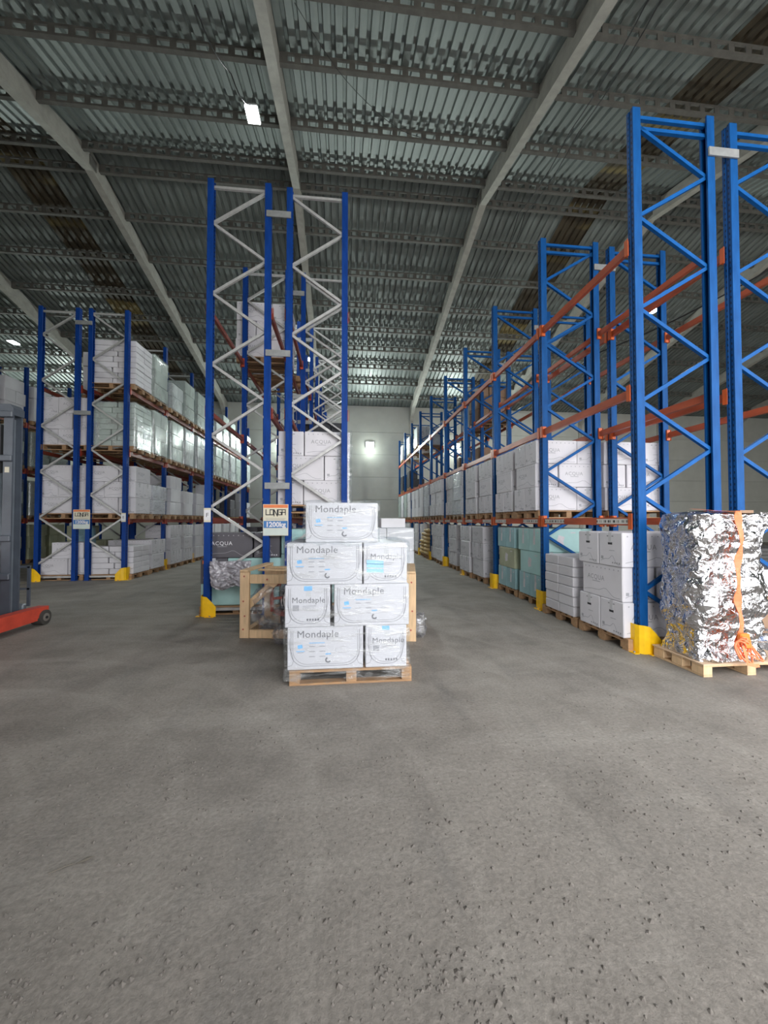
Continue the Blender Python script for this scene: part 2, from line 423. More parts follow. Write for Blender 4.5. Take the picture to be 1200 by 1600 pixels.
# roof: ribbed sheets laid side by side, slotted concrete purlins
ceil = struct(empty('ceiling', (0, YR, 0)))
SW = 1.2
def sheet_profile():
    pts = []
    for k in range(5):
        b = k * .24
        pts += [(b, 0), (b + .14, 0), (b + .152, .06), (b + .215, .06)]
    return pts + [(1.2, 0)]
def sheet_mesh(far, material):
    m = MB(); pr = sheet_profile(); ys = (0.0, 13.95) if far else (-13.95, 0.0); v = []
    for y in ys:
        for (x, z) in pr: v.append((x, y, ZR - SL * abs(y) + z))
    n = len(pr); f = [(i, i + 1, n + i + 1, n + i) for i in range(n - 1)]
    m.add(v, f); return m.mesh('roof_sheet', material)
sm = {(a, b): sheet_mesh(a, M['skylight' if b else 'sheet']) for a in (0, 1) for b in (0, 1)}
x = 7.75 - 27 * SW
while x < X1 + .5:
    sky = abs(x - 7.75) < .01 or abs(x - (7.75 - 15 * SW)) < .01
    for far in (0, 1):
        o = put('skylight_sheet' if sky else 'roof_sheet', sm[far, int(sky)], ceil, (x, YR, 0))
    x += SW
rc = MB(); rc.add([(X0, -.4, ZR + .05 - SL * .4), (X1, -.4, ZR + .05 - SL * .4), (X1, 0, ZR + .07), (X0, 0, ZR + .07), (X1, .4, ZR + .05 - SL * .4), (X0, .4, ZR + .05 - SL * .4)], [(0, 1, 2, 3), (3, 2, 4, 5)])
put('ridge_cap', rc.mesh('ridge_cap', M['sheet']), ceil, (0, YR, 0))
def purlin_mesh():
    m = MB(); L = 6.04 - .2; H = .25; w = .07
    m.box((0, -.05, 0), (L, .05, .05)); m.box((0, -.05, H - .05), (L, -.01, H))
    n = 15; pitch = L / n
    for k in range(n + 1):
        c = k * pitch; a = max(0, c - .065); b = min(L, c + .065)
        if k in (0, n): a, b = (0, .18) if k == 0 else (L - .18, L)
        m.box((a, -.05, .05), (b, -.022, H - .05))
    return m.mesh('purlin', M['purlin'])
pm = purlin_mesh()
for side, offs in ((-1, (.46, 2.1, 3.85, 5.25, 6.8, 8.3, 9.8, 11.3, 12.7)), (1, (.33, 1.75, 3.35, 5.0, 6.45, 7.8, 9.25, 10.75, 12.25))):
    for d in offs:
        z = ZR - SL * d - .265
        for x in RX[:-1]:
            put('purlin', pm, ceil, (x + .1, YR + side * d, z), (0, 0, 0))
# portal frames
def rafter_mesh():
    m = MB(); w = .11
    def seg(y0, y1):
        top, dep = .05, .56
        v = []
        for y in (y0, y1):
            z = ZR - SL * abs(y)
            v += [(-w, y, z - dep), (w, y, z - dep), (w, y, z - top), (-w, y, z - top)]
        m.add(v, [(0, 1, 5, 4), (1, 2, 6, 5), (2, 3, 7, 6), (3, 0, 4, 7), (3, 2, 1, 0), (4, 5, 6, 7)])
    seg(-13.5, 0); seg(0, 13.5)
    return m.mesh('rafter', M['concrete'])
def haunch_mesh():
    m = MB(); w = .11; y1 = 13.5
    z = ZR - SL * y1 - .5; z2 = ZR - SL * (y1 - 1.1) - .5
    m.prism([(y1, z), (y1 - 1.1, z2), (y1, z - .55)], -w, w, 'x'); return m.mesh('haunch', M['concrete'])
rm, hm = rafter_mesh(), haunch_mesh()
cm = boxmesh('column', (-.12, -.13, 0), (.12, .0, EZ - .3), M['concrete'], .01)
jm = boxmesh('joint_pocket', (-.125, -.16, ZR - .5), (.125, .16, ZR - .18), M['purlin'], .01)  # dark block put in for the dark recessed pocket at the ridge joint
for i, x in enumerate(RX):
    fr = struct(empty('portal_frame', (x, YR, 0)))
    put('rafter', rm, fr, (x, YR, 0)); put('haunch', hm, fr, (x, YR, 0)); put('joint_pocket', jm, fr, (x, YR, 0))
    put('column', cm, fr, (x, YB, 0))

# ================================================================== RACKS
ORD = ['first', 'second', 'third', 'fourth', 'fifth', 'sixth', 'seventh', 'eighth', 'ninth', 'tenth', 'eleventh', 'twelfth', 'thirteenth', 'fourteenth', 'fifteenth', 'sixteenth', 'seventeenth', 'eighteenth']
def upright_mesh(H, mt):
    a, b, t = .052, .055, .012          # half depth (x), half width (y)
    prof = [(-a, -b), (-a, -.018), (-a + .012, -.012), (-a + .012, .012), (-a, .018), (-a, b), (a, b), (a, b - .022), (a - t, b - .022), (a - t, b - t), (-a + .026, b - t), (-a + .026, -b + t), (a - t, -b + t), (a - t, -b + .022), (a, -b + .022), (a, -b)]
    m = MB(); m.prism(prof[::-1], 0, H, 'z'); m.box((-.08, -.08, 0), (.08, .08, .008)); return m.mesh('upright', mt)
def brace_mesh(L, mt, w=.022):
    m = MB(); m.prism([(-w, -w), (w, -w), (w, -w + .008), (-w + .008, -w + .008), (-w + .008, w - .008), (w, w - .008), (w, w), (-w, w)], -L / 2, L / 2, 'x'); return m.mesh('brace', mt)
def beam_mesh(L, mt):
    m = MB(); m.prism([(-.026, -.052), (.026, -.052), (.026, .03), (-.002, .03), (-.002, .052), (-.026, .052)], -L / 2, L / 2, 'y'); return m.mesh('beam', mt)
def conn_mesh(mt):
    m = MB(); m.box((-.034, -.004, -.10), (.034, .034, .10), 0, .004); m.box((-.055, -.03, -.10), (-.05, .034, .10)); return m.mesh('beam_connector', mt)
lab_m = boxmesh('code_label', (-.002, -.30, -.034), (.002, .30, .034), M['beam_label'])

def rack(name, label, xa, xb, ys, H, levels, blue, aisle, skip=(), tops=2, group=None, frames=None, labels=False):
    """xa: x of the uprights on the aisle side, xb: the other side; aisle: -1 / +1 direction of the aisle"""
    r = T(empty(name, (min(xa, xb), ys[0], 0)), label, 'pallet rack', group)
    um = upright_mesh(H, M['upright' if blue else 'upright_deep']); w = abs(xb - xa)
    bm_ = M['brace_blue'] if blue else M['brace_grey']; be = M['beam'] if blue else M['beam_red']; co = M['connector'] if blue else M['connector_red']
    dz = .585 if blue else .615
    L = math.hypot(w - .06, dz); ang = math.atan2(dz, w - .06)
    dm = brace_mesh(L, bm_); hmh = brace_mesh(w - .06, bm_)
    lo, hi = min(xa, xb), max(xa, xb); xm = (lo + hi) / 2
    for k, y in enumerate(ys):
        for xx in (lo, hi):
            put('upright', um, r, (xx, y, 0), (0, 0, 0 if xx == lo else PI))
        top = H - (.23 if blue else .12)
        put('brace', hmh, r, (xm, y, .10))
        z = top + (.04 if blue else -.02); i = 1 if (blue and k == 1) else 0
        while z - dz > .12:
            # from the top: blue frames start at the aisle side, grey ones at the inner side
            up_at_aisle = (i % 2 == 0) == bool(blue)
            hi_right = up_at_aisle == (aisle > 0)
            put('brace', dm, r, (xm, y, z - dz / 2), (0, -ang if hi_right else ang, 0)); z -= dz; i += 1
        put('brace', hmh, r, (xm, y, top))
        if tops == 2: put('brace', hmh, r, (xm, y, H - .09))
    cmn = conn_mesh(co)
    bl = {}
    for k in range(len(ys) - 1):
        L = round(ys[k + 1] - ys[k] - .10, 3)
        if L not in bl: bl[L] = beam_mesh(L, be)
        ym = (ys[k] + ys[k + 1]) / 2
        for li, z in enumerate(levels):
            if (k, li) in skip: continue
            for xx, s in ((lo, -1), (hi, 1)):
                b = put('beam', bl[L], r, (xx + s * .03, ym, z), (0, 0, 0 if s < 0 else PI))
                for e in (-1, 1):
                    c = link('beam_connector', cmn, b, (0, e * L / 2, 0), (0, 0, 0 if e < 0 else PI))
                    if e > 0: c.scale = (-1, 1, 1)
                if labels and li == 0 and s == aisle and k < 5:
                    for e in (-1, 1): link('code_label', lab_m, b, (-.0285, e * (L / 2 - .37), 0))
    return r

RY = [4.435 + 2.2637 * k for k in range(10)]
MY = [6.877 + 2.363 * k for k in range(8)]
LY = [11.22 + 2.2665 * k for k in range(7)]
R1X, R2X = (3.64, 4.66), (4.985, 6.02)
M1X, M2X = (-2.277, -1.313), (-.942, .022)
L1X, L2X = (-8.065, -7.14), (-6.81, -5.89)
L0X = (-12.8, -11.85)
LEV_R = [1.591, 3.2, 5.052]
LEV_M = [1.60, 3.48, 5.25]
LEV_L = [1.60, 3.45, 5.17]
rR1 = rack('pallet_rack', 'blue-braced pallet rack with orange beams beside the foil-wrapped load', R1X[0], R1X[1], RY, 6.78, LEV_R, True, -1, labels=True)
rR2 = rack('pallet_rack', 'second blue-braced rack standing back to back behind the first, by the wall', R2X[1], R2X[0], RY[:8], 6.72, LEV_R, True, 1)
rM1 = rack('pallet_rack', 'grey-braced rack with the F tag and dark cartons below', M1X[0], M1X[1], MY, 7.50, LEV_M, False, -1, tops=1)
rM2 = rack('pallet_rack', 'grey-braced rack row directly behind the white wrapped pallet', M2X[1], M2X[0], MY, 7.46, LEV_M, False, 1, tops=1)
rL2 = rack('pallet_rack', 'grey-braced rack full of cartons along the aisle across from the F tag', L2X[1], L2X[0], LY, 7.36, LEV_L, False, 1, tops=1)
rL1 = rack('pallet_rack', 'grey-braced rack row of cartons next to the reach truck', L1X[0], L1X[1], LY, 7.36, LEV_L, False, -1, tops=1)
L0Y = [13.5, 15.8, 18.1, 20.4]
rL0 = rack('pallet_rack', 'dim rack row seen past the reach truck mast', L0X[1], L0X[0], L0Y, 7.36, LEV_L, False, 1, tops=1)
# spacers that tie the back-to-back rows together
spm = boxmesh('row_spacer', (-.21, -.012, -.055), (.21, .012, .055), M['spacer'], .003)
for ys_, xa, xb, zz, r in ((MY, M1X[1], M2X[0], (6.95, 4.5, 2.2), rM1), (LY, L1X[1], L2X[0], (6.95, 4.5), rL1), (RY[:8], R1X[1], R2X[0], (6.3,), rR1)):
    for y in ys_:
        for z in zz: put('row_spacer', spm, r, ((xa + xb) / 2, y - .07, z))

# ------------------------------------------------------------------ yellow upright guards
def guard_mesh(flip):
    m = MB(); t = .008; h = .34
    v0 = []
    # wrap-around plate: aisle face, rounded corner, sloping wing towards the frame
    path = [(-.10, .14), (-.10, -.02), (-.085, -.075), (-.045, -.11), (.02, -.12), (.10, -.12), (.17, -.12)]
    hs = [h, h, h, h, h * .96, h * .72, h * .48]
    n = len(path)
    for (px, py), hh in zip(path, hs):
        nx, ny = (t, 0) if px <= -.09 else (0, t)
        v0 += [(px, py, 0), (px, py, hh), (px + nx, py + ny, hh), (px + nx, py + ny, 0)]
    f = []
    for i in range(n - 1):
        a, b = 4 * i, 4 * i + 4
        for k in range(4): f.append((a + k, b + k, b + (k + 1) % 4, a + (k + 1) % 4))
    f += [(3, 2, 1, 0), (4 * n - 4, 4 * n - 3, 4 * n - 2, 4 * n - 1)]
    m.add(v0, f)
    m.box((-.16, -.10, 0), (-.10, .12, .008)); m.box((.0, -.17, 0), (.15, -.12, .008))
    if flip:
        m.v = [(-p[0], p[1], p[2]) for p in m.v]; m.f = [q[::-1] for q in m.f]
    return m.mesh('upright_guard', M['yellow'])
gR, gL = guard_mesh(False), guard_mesh(True)
boltm = MB(); boltm.tube([(0, 0, 0), (0, 0, .02)], .011, 6); boltm = boltm.mesh('bolt', M['spacer'])
def guard(x, y, fl, lab, grp):
    o = T(link('upright_guard', gL if fl else gR, None, (x, y, 0)), lab, 'guard', grp)
    for bx, by in ((-.13, -.05), (-.13, .07), (.08, -.145)):
        link('bolt', boltm, o, (-bx if fl else bx, by, .006))
for k in range(9):
    guard(R1X[0] - .0, RY[k], False, f'yellow steel guard at the {ORD[k]} upright of the blue-braced rack', 'yellow upright guards')
guard(M1X[0], MY[0], False, 'yellow steel guard at the foot of the F-tagged upright', 'yellow upright guards')
for k in range(5):
    guard(L2X[1], LY[k], True, f'yellow guard at the {ORD[k]} upright of the rack across the aisle', 'yellow upright guards')
guard(L1X[0], LY[0], False, 'yellow guard at the outer upright behind the reach truck', 'yellow upright guards')
guard(L0X[1], L0Y[0], True, 'yellow guard seen between the truck mast and its load backrest', 'yellow upright guards')

# ------------------------------------------------------------------ signs on the racks
def sign(x, y, z, w, h, lab):
    s = T(empty('load_sign', (x, y, z)), lab, 'sign', 'rack load signs')
    put('board', boxmesh('board', (0, 0, 0), (w, .006, h), M['sign_cream'], .002), s, (x, y, z))
    put('top_strip', boxmesh('top_strip', (.008, -.0015, h * .885), (w - .008, 0, h * .985), M['sign_orange']), s, (x, y, z))
    put('blue_band', boxmesh('blue_band', (.012, -.0015, h * .245), (w - .012, 0, h * .47), M['sign_blue']), s, (x, y, z))
    put('bottom_strip', boxmesh('bottom_strip', (.008, -.0012, .008), (w - .008, 0, h * .22), M['sign_pale']), s, (x, y, z))
    # stencilled capital letters built from strokes
    b = MB(); L = w * .15; lh = h * .16; zb = h * .665; t = .014
    def stroke(pts, x0):
        for a, c in zip(pts[:-1], pts[1:]):
            p = (x0 + a[0] * L, -.003, zb + a[1] * lh); q = (x0 + c[0] * L, -.003, zb + c[1] * lh)
            dx, dz = q[0] - p[0], q[2] - p[2]; l = math.hypot(dx, dz); ex, ez = dx / l * t / 2, dz / l * t / 2
            nx, nz = -ez, ex
            b.add([(p[0] - ex + nx, -.003, p[2] - ez + nz), (p[0] - ex - nx, -.003, p[2] - ez - nz), (q[0] + ex - nx, -.003, q[2] + ez - nz), (q[0] + ex + nx, -.003, q[2] + ez + nz)], [(0, 1, 2, 3)])
    G = {'L': [[(0, 1), (0, 0), (.9, 0)]], 'O': [[(0, 0), (0, 1), (.85, 1), (.85, 0), (0, 0)]], 'N': [[(0, -.25), (0, 1), (.85, 0 - .25), (.85, 1)]], 'G': [[(.85, 1), (0, 1), (0, 0), (.85, 0), (.85, .5), (.45, .5)]], 'A': [[(0, 0), (0, 1), (.85, 1), (.85, 0)], [(0, .5), (.85, .5)]]}
    for i, ch in enumerate('LONGA'):
        for st in G[ch]: stroke(st, w * .12 + i * L * 1.06)
    put('lettering', b.mesh('lettering', M['ink_dark']), s, (x, y, z))
    c = MB(); text_into(c, '1200kg', h * .215, face_matrix((w * .5, -.0035, h * .285), (1, 0, 0), (0, 0, 1)), bold=.004, align='CENTER')
    put('lettering', c.mesh('lettering', M['ink_white']), s, (x, y, z))
    d = MB()
    d.box((w * .1, -.0025, h * .545), (w * .9, -.001, h * .553)); d.box((w * .12, -.0025, h * .505), (w * .85, -.001, h * .515))
    put('fine_print', d.mesh('fine_print', M['ink']), s, (x, y, z))
sign(-1.362, MY[0] - .062, 1.343, .425, .54, 'cream load sign reading LONGA 1200kg beside the white pallet')
sign(-7.16, LY[0] - .062, 1.38, .42, .52, 'small LONGA load sign on the rack by the reach truck')
def tag(x, y, z, w, h, ch, lab):
    s = T(empty('aisle_tag', (x, y, z)), lab, 'tag', 'aisle letter tags')
    put('plate', boxmesh('plate', (0, 0, 0), (w, .003, h), M['sign_cream'], .001), s, (x, y, z))
    put('paper', boxmesh('paper', (.004, -.0012, h * .14), (w - .004, 0, h * .86), M['ink_white']), s, (x, y, z))
    c = MB(); text_into(c, ch, h * .42, face_matrix((w / 2, -.003, h * .36), (1, 0, 0), (0, 0, 1)), align='CENTER')
    put('lettering', c.mesh('lettering', M['ink_dark']), s, (x, y, z))
tag(-2.335, MY[0] - .060, 1.575, .115, .24, 'F', 'white tag with the letter F on blue upright')
tag(-5.96, LY[0] - .060, 1.57, .12, .24, 'E', 'white letter tag on the upright across the aisle')

# ================================================================== PALLETS AND CARTONS
PW, PD, PH = 1.2, 1.0, .145
def pallet_boxes():
    out = []
    for k in range(7):
        y0 = k * (PD - .09) / 6; out.append(('deck_board', (0, y0, .123), (PW, y0 + .09, .145)))
    for xx in (0, .55, 1.1): out.append(('stringer_board', (xx, 0, .100), (xx + .1, PD, .122)))
    for xx in (0, .55, 1.1):
        for yy in (0, .43, .86): out.append(('block', (xx, yy, .021), (xx + .1, yy + .14, .0995)))
    for yy in (.0, .45, .9): out.append(('bottom_board', (0, yy, 0), (PW, yy + .1, .0205)))
    return out
PB = pallet_boxes()
def pallet_single(mt):
    m = MB()
    for n, a, b in PB: m.box(a, b)
    return m.mesh('pallet', mt)
pal_far = pallet_single(M['wood'])
def part_meshes(mt):
    return [(n, boxmesh(n, a, b, mt, .002)) for n, a, b in PB]
pal_parts = part_meshes(M['wood']); pal_parts_new = part_meshes(M['wood_new'])
PALLETS = []
def pallet(x, y, z, lab, detail=False, new=False, rot=0.0):
    if detail:
        p = T(empty('pallet', (x, y, z), rot), lab, 'pallet', 'wooden pallets')
        for n, m in (pal_parts_new if new else pal_parts): link(n, m, p)
    else:
        p = T(link('pallet', pal_far, None, (x, y, z), (0, 0, rot)), lab, 'pallet', 'wooden pallets')
    return p

CL, CW, CH = .80, .44, .432
def carton_mesh(L, W_, H, mt): return boxmesh('carton', (-L / 2, -W_ / 2, 0), (L / 2, W_ / 2, H), mt, .010)
CM = {}
def cmesh(L, W_, H, mt):
    k = (round(L, 3), round(W_, 3), round(H, 3), mt)
    if k not in CM: CM[k] = carton_mesh(L, W_, H, M[mt])
    return CM[k]

def wave(x0, x1, z0, amp, n=14):
    return [(x0 + (x1 - x0) * i / n, z0 + amp * (math.exp(-((i / n - .62) / .14) ** 2) * 1.0 + .35 * math.sin(5.5 * i / n))) for i in range(n + 1)]
PM = {}
def print_mesh(style):
    """printing on the four upright faces of a carton CL x CW x CH: logo on the long sides, icons and hand hole on the ends"""
    if style in PM: return PM[style]
    ink, txt = {'white': (M['ink_light'], M['ink']), 'charcoal': (M['ink'], M['ink_white']), 'mint': (M['ink_mint'], M['ink_mint'])}[style]
    m = MB(); e = .0012
    for (o, r, wd, long_) in (((-CL / 2, -CW / 2 - e, 0), (1, 0, 0), CL, 1), ((CL / 2, CW / 2 + e, 0), (-1, 0, 0), CL, 1), ((-CL / 2 - e, CW / 2, 0), (0, -1, 0), CW, 0), ((CL / 2 + e, -CW / 2, 0), (0, 1, 0), CW, 0)):
        R = Vector(r); O = Vector(o); N = R.cross(Vector((0, 0, 1)))
        P = lambda u, z: tuple(O + R * u + Vector((0, 0, z)))
        if style == 'mint':
            m.ribbon([P(wd * .5, .13), P(wd * .48, .2), P(wd * .52, .30)], wd * .16, N, 0)
            m.ribbon([P(wd * .74, .36), P(wd * .86, .36)], .018, N, 1)
            continue
        m.ribbon([P(u, z) for u, z in wave(.04, wd - .04, .055, .075 if long_ else .09)], .007, N, 0)
        if long_:
            text_into(m, 'ACQUA', .092, face_matrix(P(wd * .36, .22), r, (0, 0, 1)), 1, space=1.12, align='CENTER')
            m.ribbon([P(wd * .27, .195), P(wd * .47, .195)], .010, N, 0)
            for k in range(9): m.ribbon([P(.07 + k * (wd - .14) / 8 - .009, .385), P(.07 + k * (wd - .14) / 8 + .009, .385)], .016, N, 0)
        else:
            m.ribbon([P(wd * .46, .20), P(wd * .68, .20)], .008, N, 0)
            m.ribbon([P(wd * .36, .385), P(wd * .64, .385)], .016, N, 1)
            m.ribbon([P(wd * .10, .10), P(wd * .20, .10)], .04, N, 0)
            for k in range(4): m.ribbon([P(wd * (.58 + .09 * k), .045), P(wd * (.63 + .09 * k), .045)], .018, N, 1)
    PM[style] = m.mesh('print', [ink, txt]); return PM[style]
holem = MB()
for sx in (-1, 1): holem.box((sx * (CL / 2 + .0005) - .001, -.04, .275), (sx * (CL / 2 + .0005) + .001, .04, .305))
holem = holem.mesh('hand_hole', M['ink_dark'])
tapem = MB()
for sx in (-1, 1): tapem.box((sx * (CL / 2 + .0008) - .0008, -.03, CH - .13), (sx * (CL / 2 + .0008) + .0008, .03, CH))
tapem.box((-CL / 2, -.03, CH), (CL / 2, .03, CH + .001))
tapem = tapem.mesh('tape', M['tape'])

LOOK = {'carton': 'white', 'carton_side': 'white', 'mint': 'mint green', 'teal': 'teal', 'olive': 'olive', 'charcoal': 'charcoal', 'brown': 'brown', 'greenwhite': 'greenish white', 'dark_carton': 'black wrapped'}
def carton(x, y, z, rotz, lab, mt='carton', dims=(CL, CW, CH), style=None, name='carton', grp='stacked cartons', hole=False):
    o = T(link(name, cmesh(*dims, mt), None, (x, y, z), (0, 0, rotz + random.uniform(-.005, .005))), lab, 'carton', grp)
    if style:
        link('print', print_mesh(style), o); link('tape', tapem, o)
        if hole: link('hand_hole', holem, o)
    return o

LAYN = {1: ['only'], 2: ['bottom', 'top'], 3: ['bottom', 'middle', 'top'], 4: ['bottom', 'second', 'third', 'top']}
def load(rackn, lvl, pn, xf, s, y0, z, first='A', layers=3, mt='carton', style='white', full=True, film=None, name='carton', detail=False, mts=None, holes=False, ext=0):
    """cartons on one pallet. xf: x of the face on the aisle, s: direction into the rack; y0: nearest edge in depth"""
    if not detail and not film: xf += random.uniform(-.045, .055)
    gl = f'{ORD[pn]} {lvl} pallet, {rackn}'
    px = xf if s > 0 else xf - PW
    pallet(px + .02 * s, y0 - .04, z, f'wooden {ORD[pn]} {lvl} pallet, {rackn}', detail)
    zt = z + PH + .002
    pat = first; g = .014
    for l in range(layers):
        nm = LAYN[layers][l]; zz = zt + l * (CH + .003)
        j = random.uniform(-.012, .012)
        k = (mts[l] if mts else mt); look = LOOK[k]; st = style
        if k in ('mint', 'teal', 'olive') and style: st = 'mint'
        if k == 'charcoal' and style: st = 'charcoal'
        pc = []
        if pat == 'A':
            pc = [(xf + s * CL / 2, y0 + CW / 2, 0, 'near end'), (xf + s * CL / 2, y0 + 1.5 * CW + g, 0, 'far end')]
            if full: pc.append((xf + s * (CL + CW / 2 + g), y0 + CL / 2 + .02, PI / 2, 'inner side'))
        else:
            pc = [(xf + s * CW / 2, y0 + CL / 2 + .02, PI / 2, 'aisle side')]
            if full: pc += [(xf + s * (CW + g + CL / 2), y0 + CW / 2, 0, 'inner near end'), (xf + s * (CW + g + CL / 2), y0 + 1.5 * CW + g, 0, 'inner far end')]
        for (cx, cy, rz, nmpos) in pc:
            carton(cx + j, cy, zz, rz + (0 if s > 0 else PI), f'{look} carton, {nm} layer {nmpos}, {gl}', k, style=st, name=name, hole=holes and rz == 0, grp=f'cartons on the {rackn}')
        pat = 'B' if pat == 'A' else 'A'
    if film:
        wrap(min(xf, xf + s * 1.25) - .012, max(xf, xf + s * 1.25) + .012, y0 - .014, y0 + .90, z + .08, zt + layers * (CH + .003) + .012, film, f'clear film around {gl}')

def flat_load(rackn, lvl, pn, xf, s, y0, z, layers, cols, rows, dims, mt='carton', film=None, name='flat_carton', detail=False):
    gl = f'{ORD[pn]} {lvl} pallet, {rackn}'
    px = xf if s > 0 else xf - PW
    pallet(px + .02 * s, y0 - .04, z, f'wooden {ORD[pn]} {lvl} pallet, {rackn}', detail)
    L, W_, H = dims; zt = z + PH + .002
    for l in range(layers):
        for c in range(cols):
            for r in range(rows):
                if random.random() < .04 and l == layers - 1: continue
                La = L if rows == 1 else (L + .06 if (l + r) % 2 == 0 else L - .08)
                xo = L / 2 if rows == 1 else (La / 2 if r == 0 else 2 * L - La / 2 + .012 * (l % 3))
                nm = ['bottom', 'second', 'third', 'fourth', 'fifth', 'sixth', 'seventh', 'top'][l if l < layers - 1 else 7]
                pos = ('near' if c == 0 else 'far' if c == 1 else 'farthest') + (' aisle' if r == 0 else ' inner')
                carton(xf + s * (xo + random.uniform(-.008, .008)), y0 + W_ / 2 + c * (W_ + .006), zt + l * (H + .0015), 0, f'flat {LOOK[mt]} carton, {nm} layer {pos}, {gl}', mt, (La, W_, H - .004), None, name, f'flat cartons on the {rackn}')
    if film:
        wrap(min(xf, xf + s * rows * L) - .02, max(xf, xf + s * rows * (L + .006)) + .02, y0 - .02, y0 + cols * (W_ + .006) + .015, z + .08, zt + layers * (H + .0015) + .012, film, f'clear film around {gl}')

def wrap(x0, x1, y0, y1, z0, z1, film, lab, seg=.10, amp=.010, cover=.25, name='stretch_film'):
    """thin film pulled round a load: four sides, lapping a little over the top"""
    m = MB(); nx = max(3, int((x1 - x0) / seg)); ny = max(3, int((y1 - y0) / seg)); nz = max(4, int((z1 - z0) / seg))
    ring = [(x0 + (x1 - x0) * i / nx, y0) for i in range(nx)] + [(x1, y0 + (y1 - y0) * i / ny) for i in range(ny)] + [(x1 - (x1 - x0) * i / nx, y1) for i in range(nx)] + [(x0, y1 - (y1 - y0) * i / ny) for i in range(ny)]
    n = len(ring); cx, cy = (x0 + x1) / 2, (y0 + y1) / 2; sd = random.random() * 50; v = []
    for j in range(nz + 1):
        z = z0 + (z1 - z0) * j / nz
        for (x, y) in ring:
            d = Vector((x - cx, y - cy, 0)).normalized(); q = amp * max(0, noise.noise(Vector((x * 4, y * 4, z * 7 + sd))) + .25)
            v.append((x + d.x * q - cx, y + d.y * q - cy, z - z0 + (0 if j else random.uniform(-.02, .02))))
    for (x, y) in ring:
        d = Vector((cx - x, cy - y, 0)); v.append((x + d.x * cover - cx, y + d.y * cover - cy, z1 - z0 + .004 + random.uniform(0, .012)))
    f = [(j * n + i, j * n + (i + 1) % n, (j + 1) * n + (i + 1) % n, (j + 1) * n + i) for j in range(nz + 1) for i in range(n)]
    m.add(v, f)
    return T(link(name, m.mesh('stretch_film', M[film], True), None, (cx, cy, z0)), lab, 'stretch film', 'stretch film round pallet loads')

RN, RN2, MN1, MN2, LN2, LN1, LN0 = 'blue-braced rack', 'second blue-braced rack', 'F-tagged rack', 'rack behind white pallet', 'cross-aisle rack', 'truck-side rack', 'rack past truck mast'
G, A_, B_, C_ = 'ground-level', 'first-shelf', 'second-shelf', 'third-shelf'

# --- blue-braced rack, ground
XF = 3.455
load(RN, G, 0, XF, 1, RY[0] + .045, 0, 'A', 3, detail=True, holes=True)
flat_load(RN, G, 1, XF, 1, RY[0] + 1.105, 0, 6, 2, 1, (.62, .40, .148), detail=True)
load(RN, G, 2, 3.60, 1, RY[1] + .07, 0, 'A', 3, detail=True, mts=['teal', 'mint', 'mint'])
load(RN, G, 3, 3.60, 1, RY[1] + 1.15, 0, 'A', 3, detail=True, mts=['teal', 'olive', 'teal'])
load(RN, G, 4, 3.56, 1, RY[2] + .62, 0, 'B', 3, detail=True)
load(RN, G, 5, 3.56, 1, RY[2] + 1.62, 0, 'A', 3, detail=False)
load(RN, G, 6, 3.56, 1, RY[3] + .90, 0, 'A', 3, full=False)
load(RN, G, 7, 3.56, 1, RY[4] + .10, 0, 'B', 3, full=False)
load(RN, G, 8, 3.56, 1, RY[4] + 1.15, 0, 'A', 3, full=False)
load(RN, G, 10, 3.56, 1, RY[5] + 1.15, 0, 'A', 3, full=False)
load(RN, G, 11, 3.56, 1, RY[6] + .10, 0, 'B', 3, full=False)
load(RN, G, 12, 3.56, 1, RY[6] + 1.15, 0, 'A', 2, full=False)
load(RN, G, 13, 3.56, 1, RY[7] + .10, 0, 'B', 3, full=False)
load(RN, G, 14, 3.56, 1, RY[7] + 1.15, 0, 'A', 3, full=False)
# --- first shelf
z1 = LEV_R[0] + .054
for k in range(1, 9):
    for h in (0, 1):
        pn = (k - 1) * 2 + h
        if k in (3,) and h == 0: load(RN, A_, pn, 3.53, 1, RY[k] + .10, z1, 'A', 3, full=False, film='film', style='white')
        elif k == 5 and h == 0: load(RN, A_, pn, 3.53, 1, RY[k] + .10, z1, 'B', 3, full=True, film='film', style=None)
        elif k >= 7: load(RN, A_, pn, 3.53, 1, RY[k] + .10 + 1.06 * h, z1, 'AB'[h], 3, full=False, style=None, film='film_green' if h else None, mt='greenwhite' if h else 'carton')
        else: load(RN, A_, pn, 3.53, 1, RY[k] + .10 + 1.06 * h, z1, 'A', 3, full=k < 3, style='white' if k < 5 else None, detail=k == 1 and h == 0)
# --- second and third shelf, far end
z2, z3 = LEV_R[1] + .054, LEV_R[2] + .054
load(RN, B_, 0, 3.53, 1, RY[7] + .1, z2, 'A', 2, full=False, style=None, mt='dark_carton', name='wrapped_carton')
load(RN, B_, 1, 3.53, 1, RY[8] + .3, z2, 'B', 2, full=False, style=None, mt='dark_carton', name='wrapped_carton')
load(RN, C_, 0, 3.53, 1, RY[6] + .2, z3, 'A', 2, full=True, style=None, film='film_green', name='wrapped_carton')
load(RN, C_, 1, 3.53, 1, RY[7] + .1, z3, 'B', 2, full=True, style=None, film='film_green', name='wrapped_carton')
load(RN, C_, 2, 3.53, 1, RY[8] + .2, z3, 'A', 2, full=False, style=None, film='film_green', name='wrapped_carton')
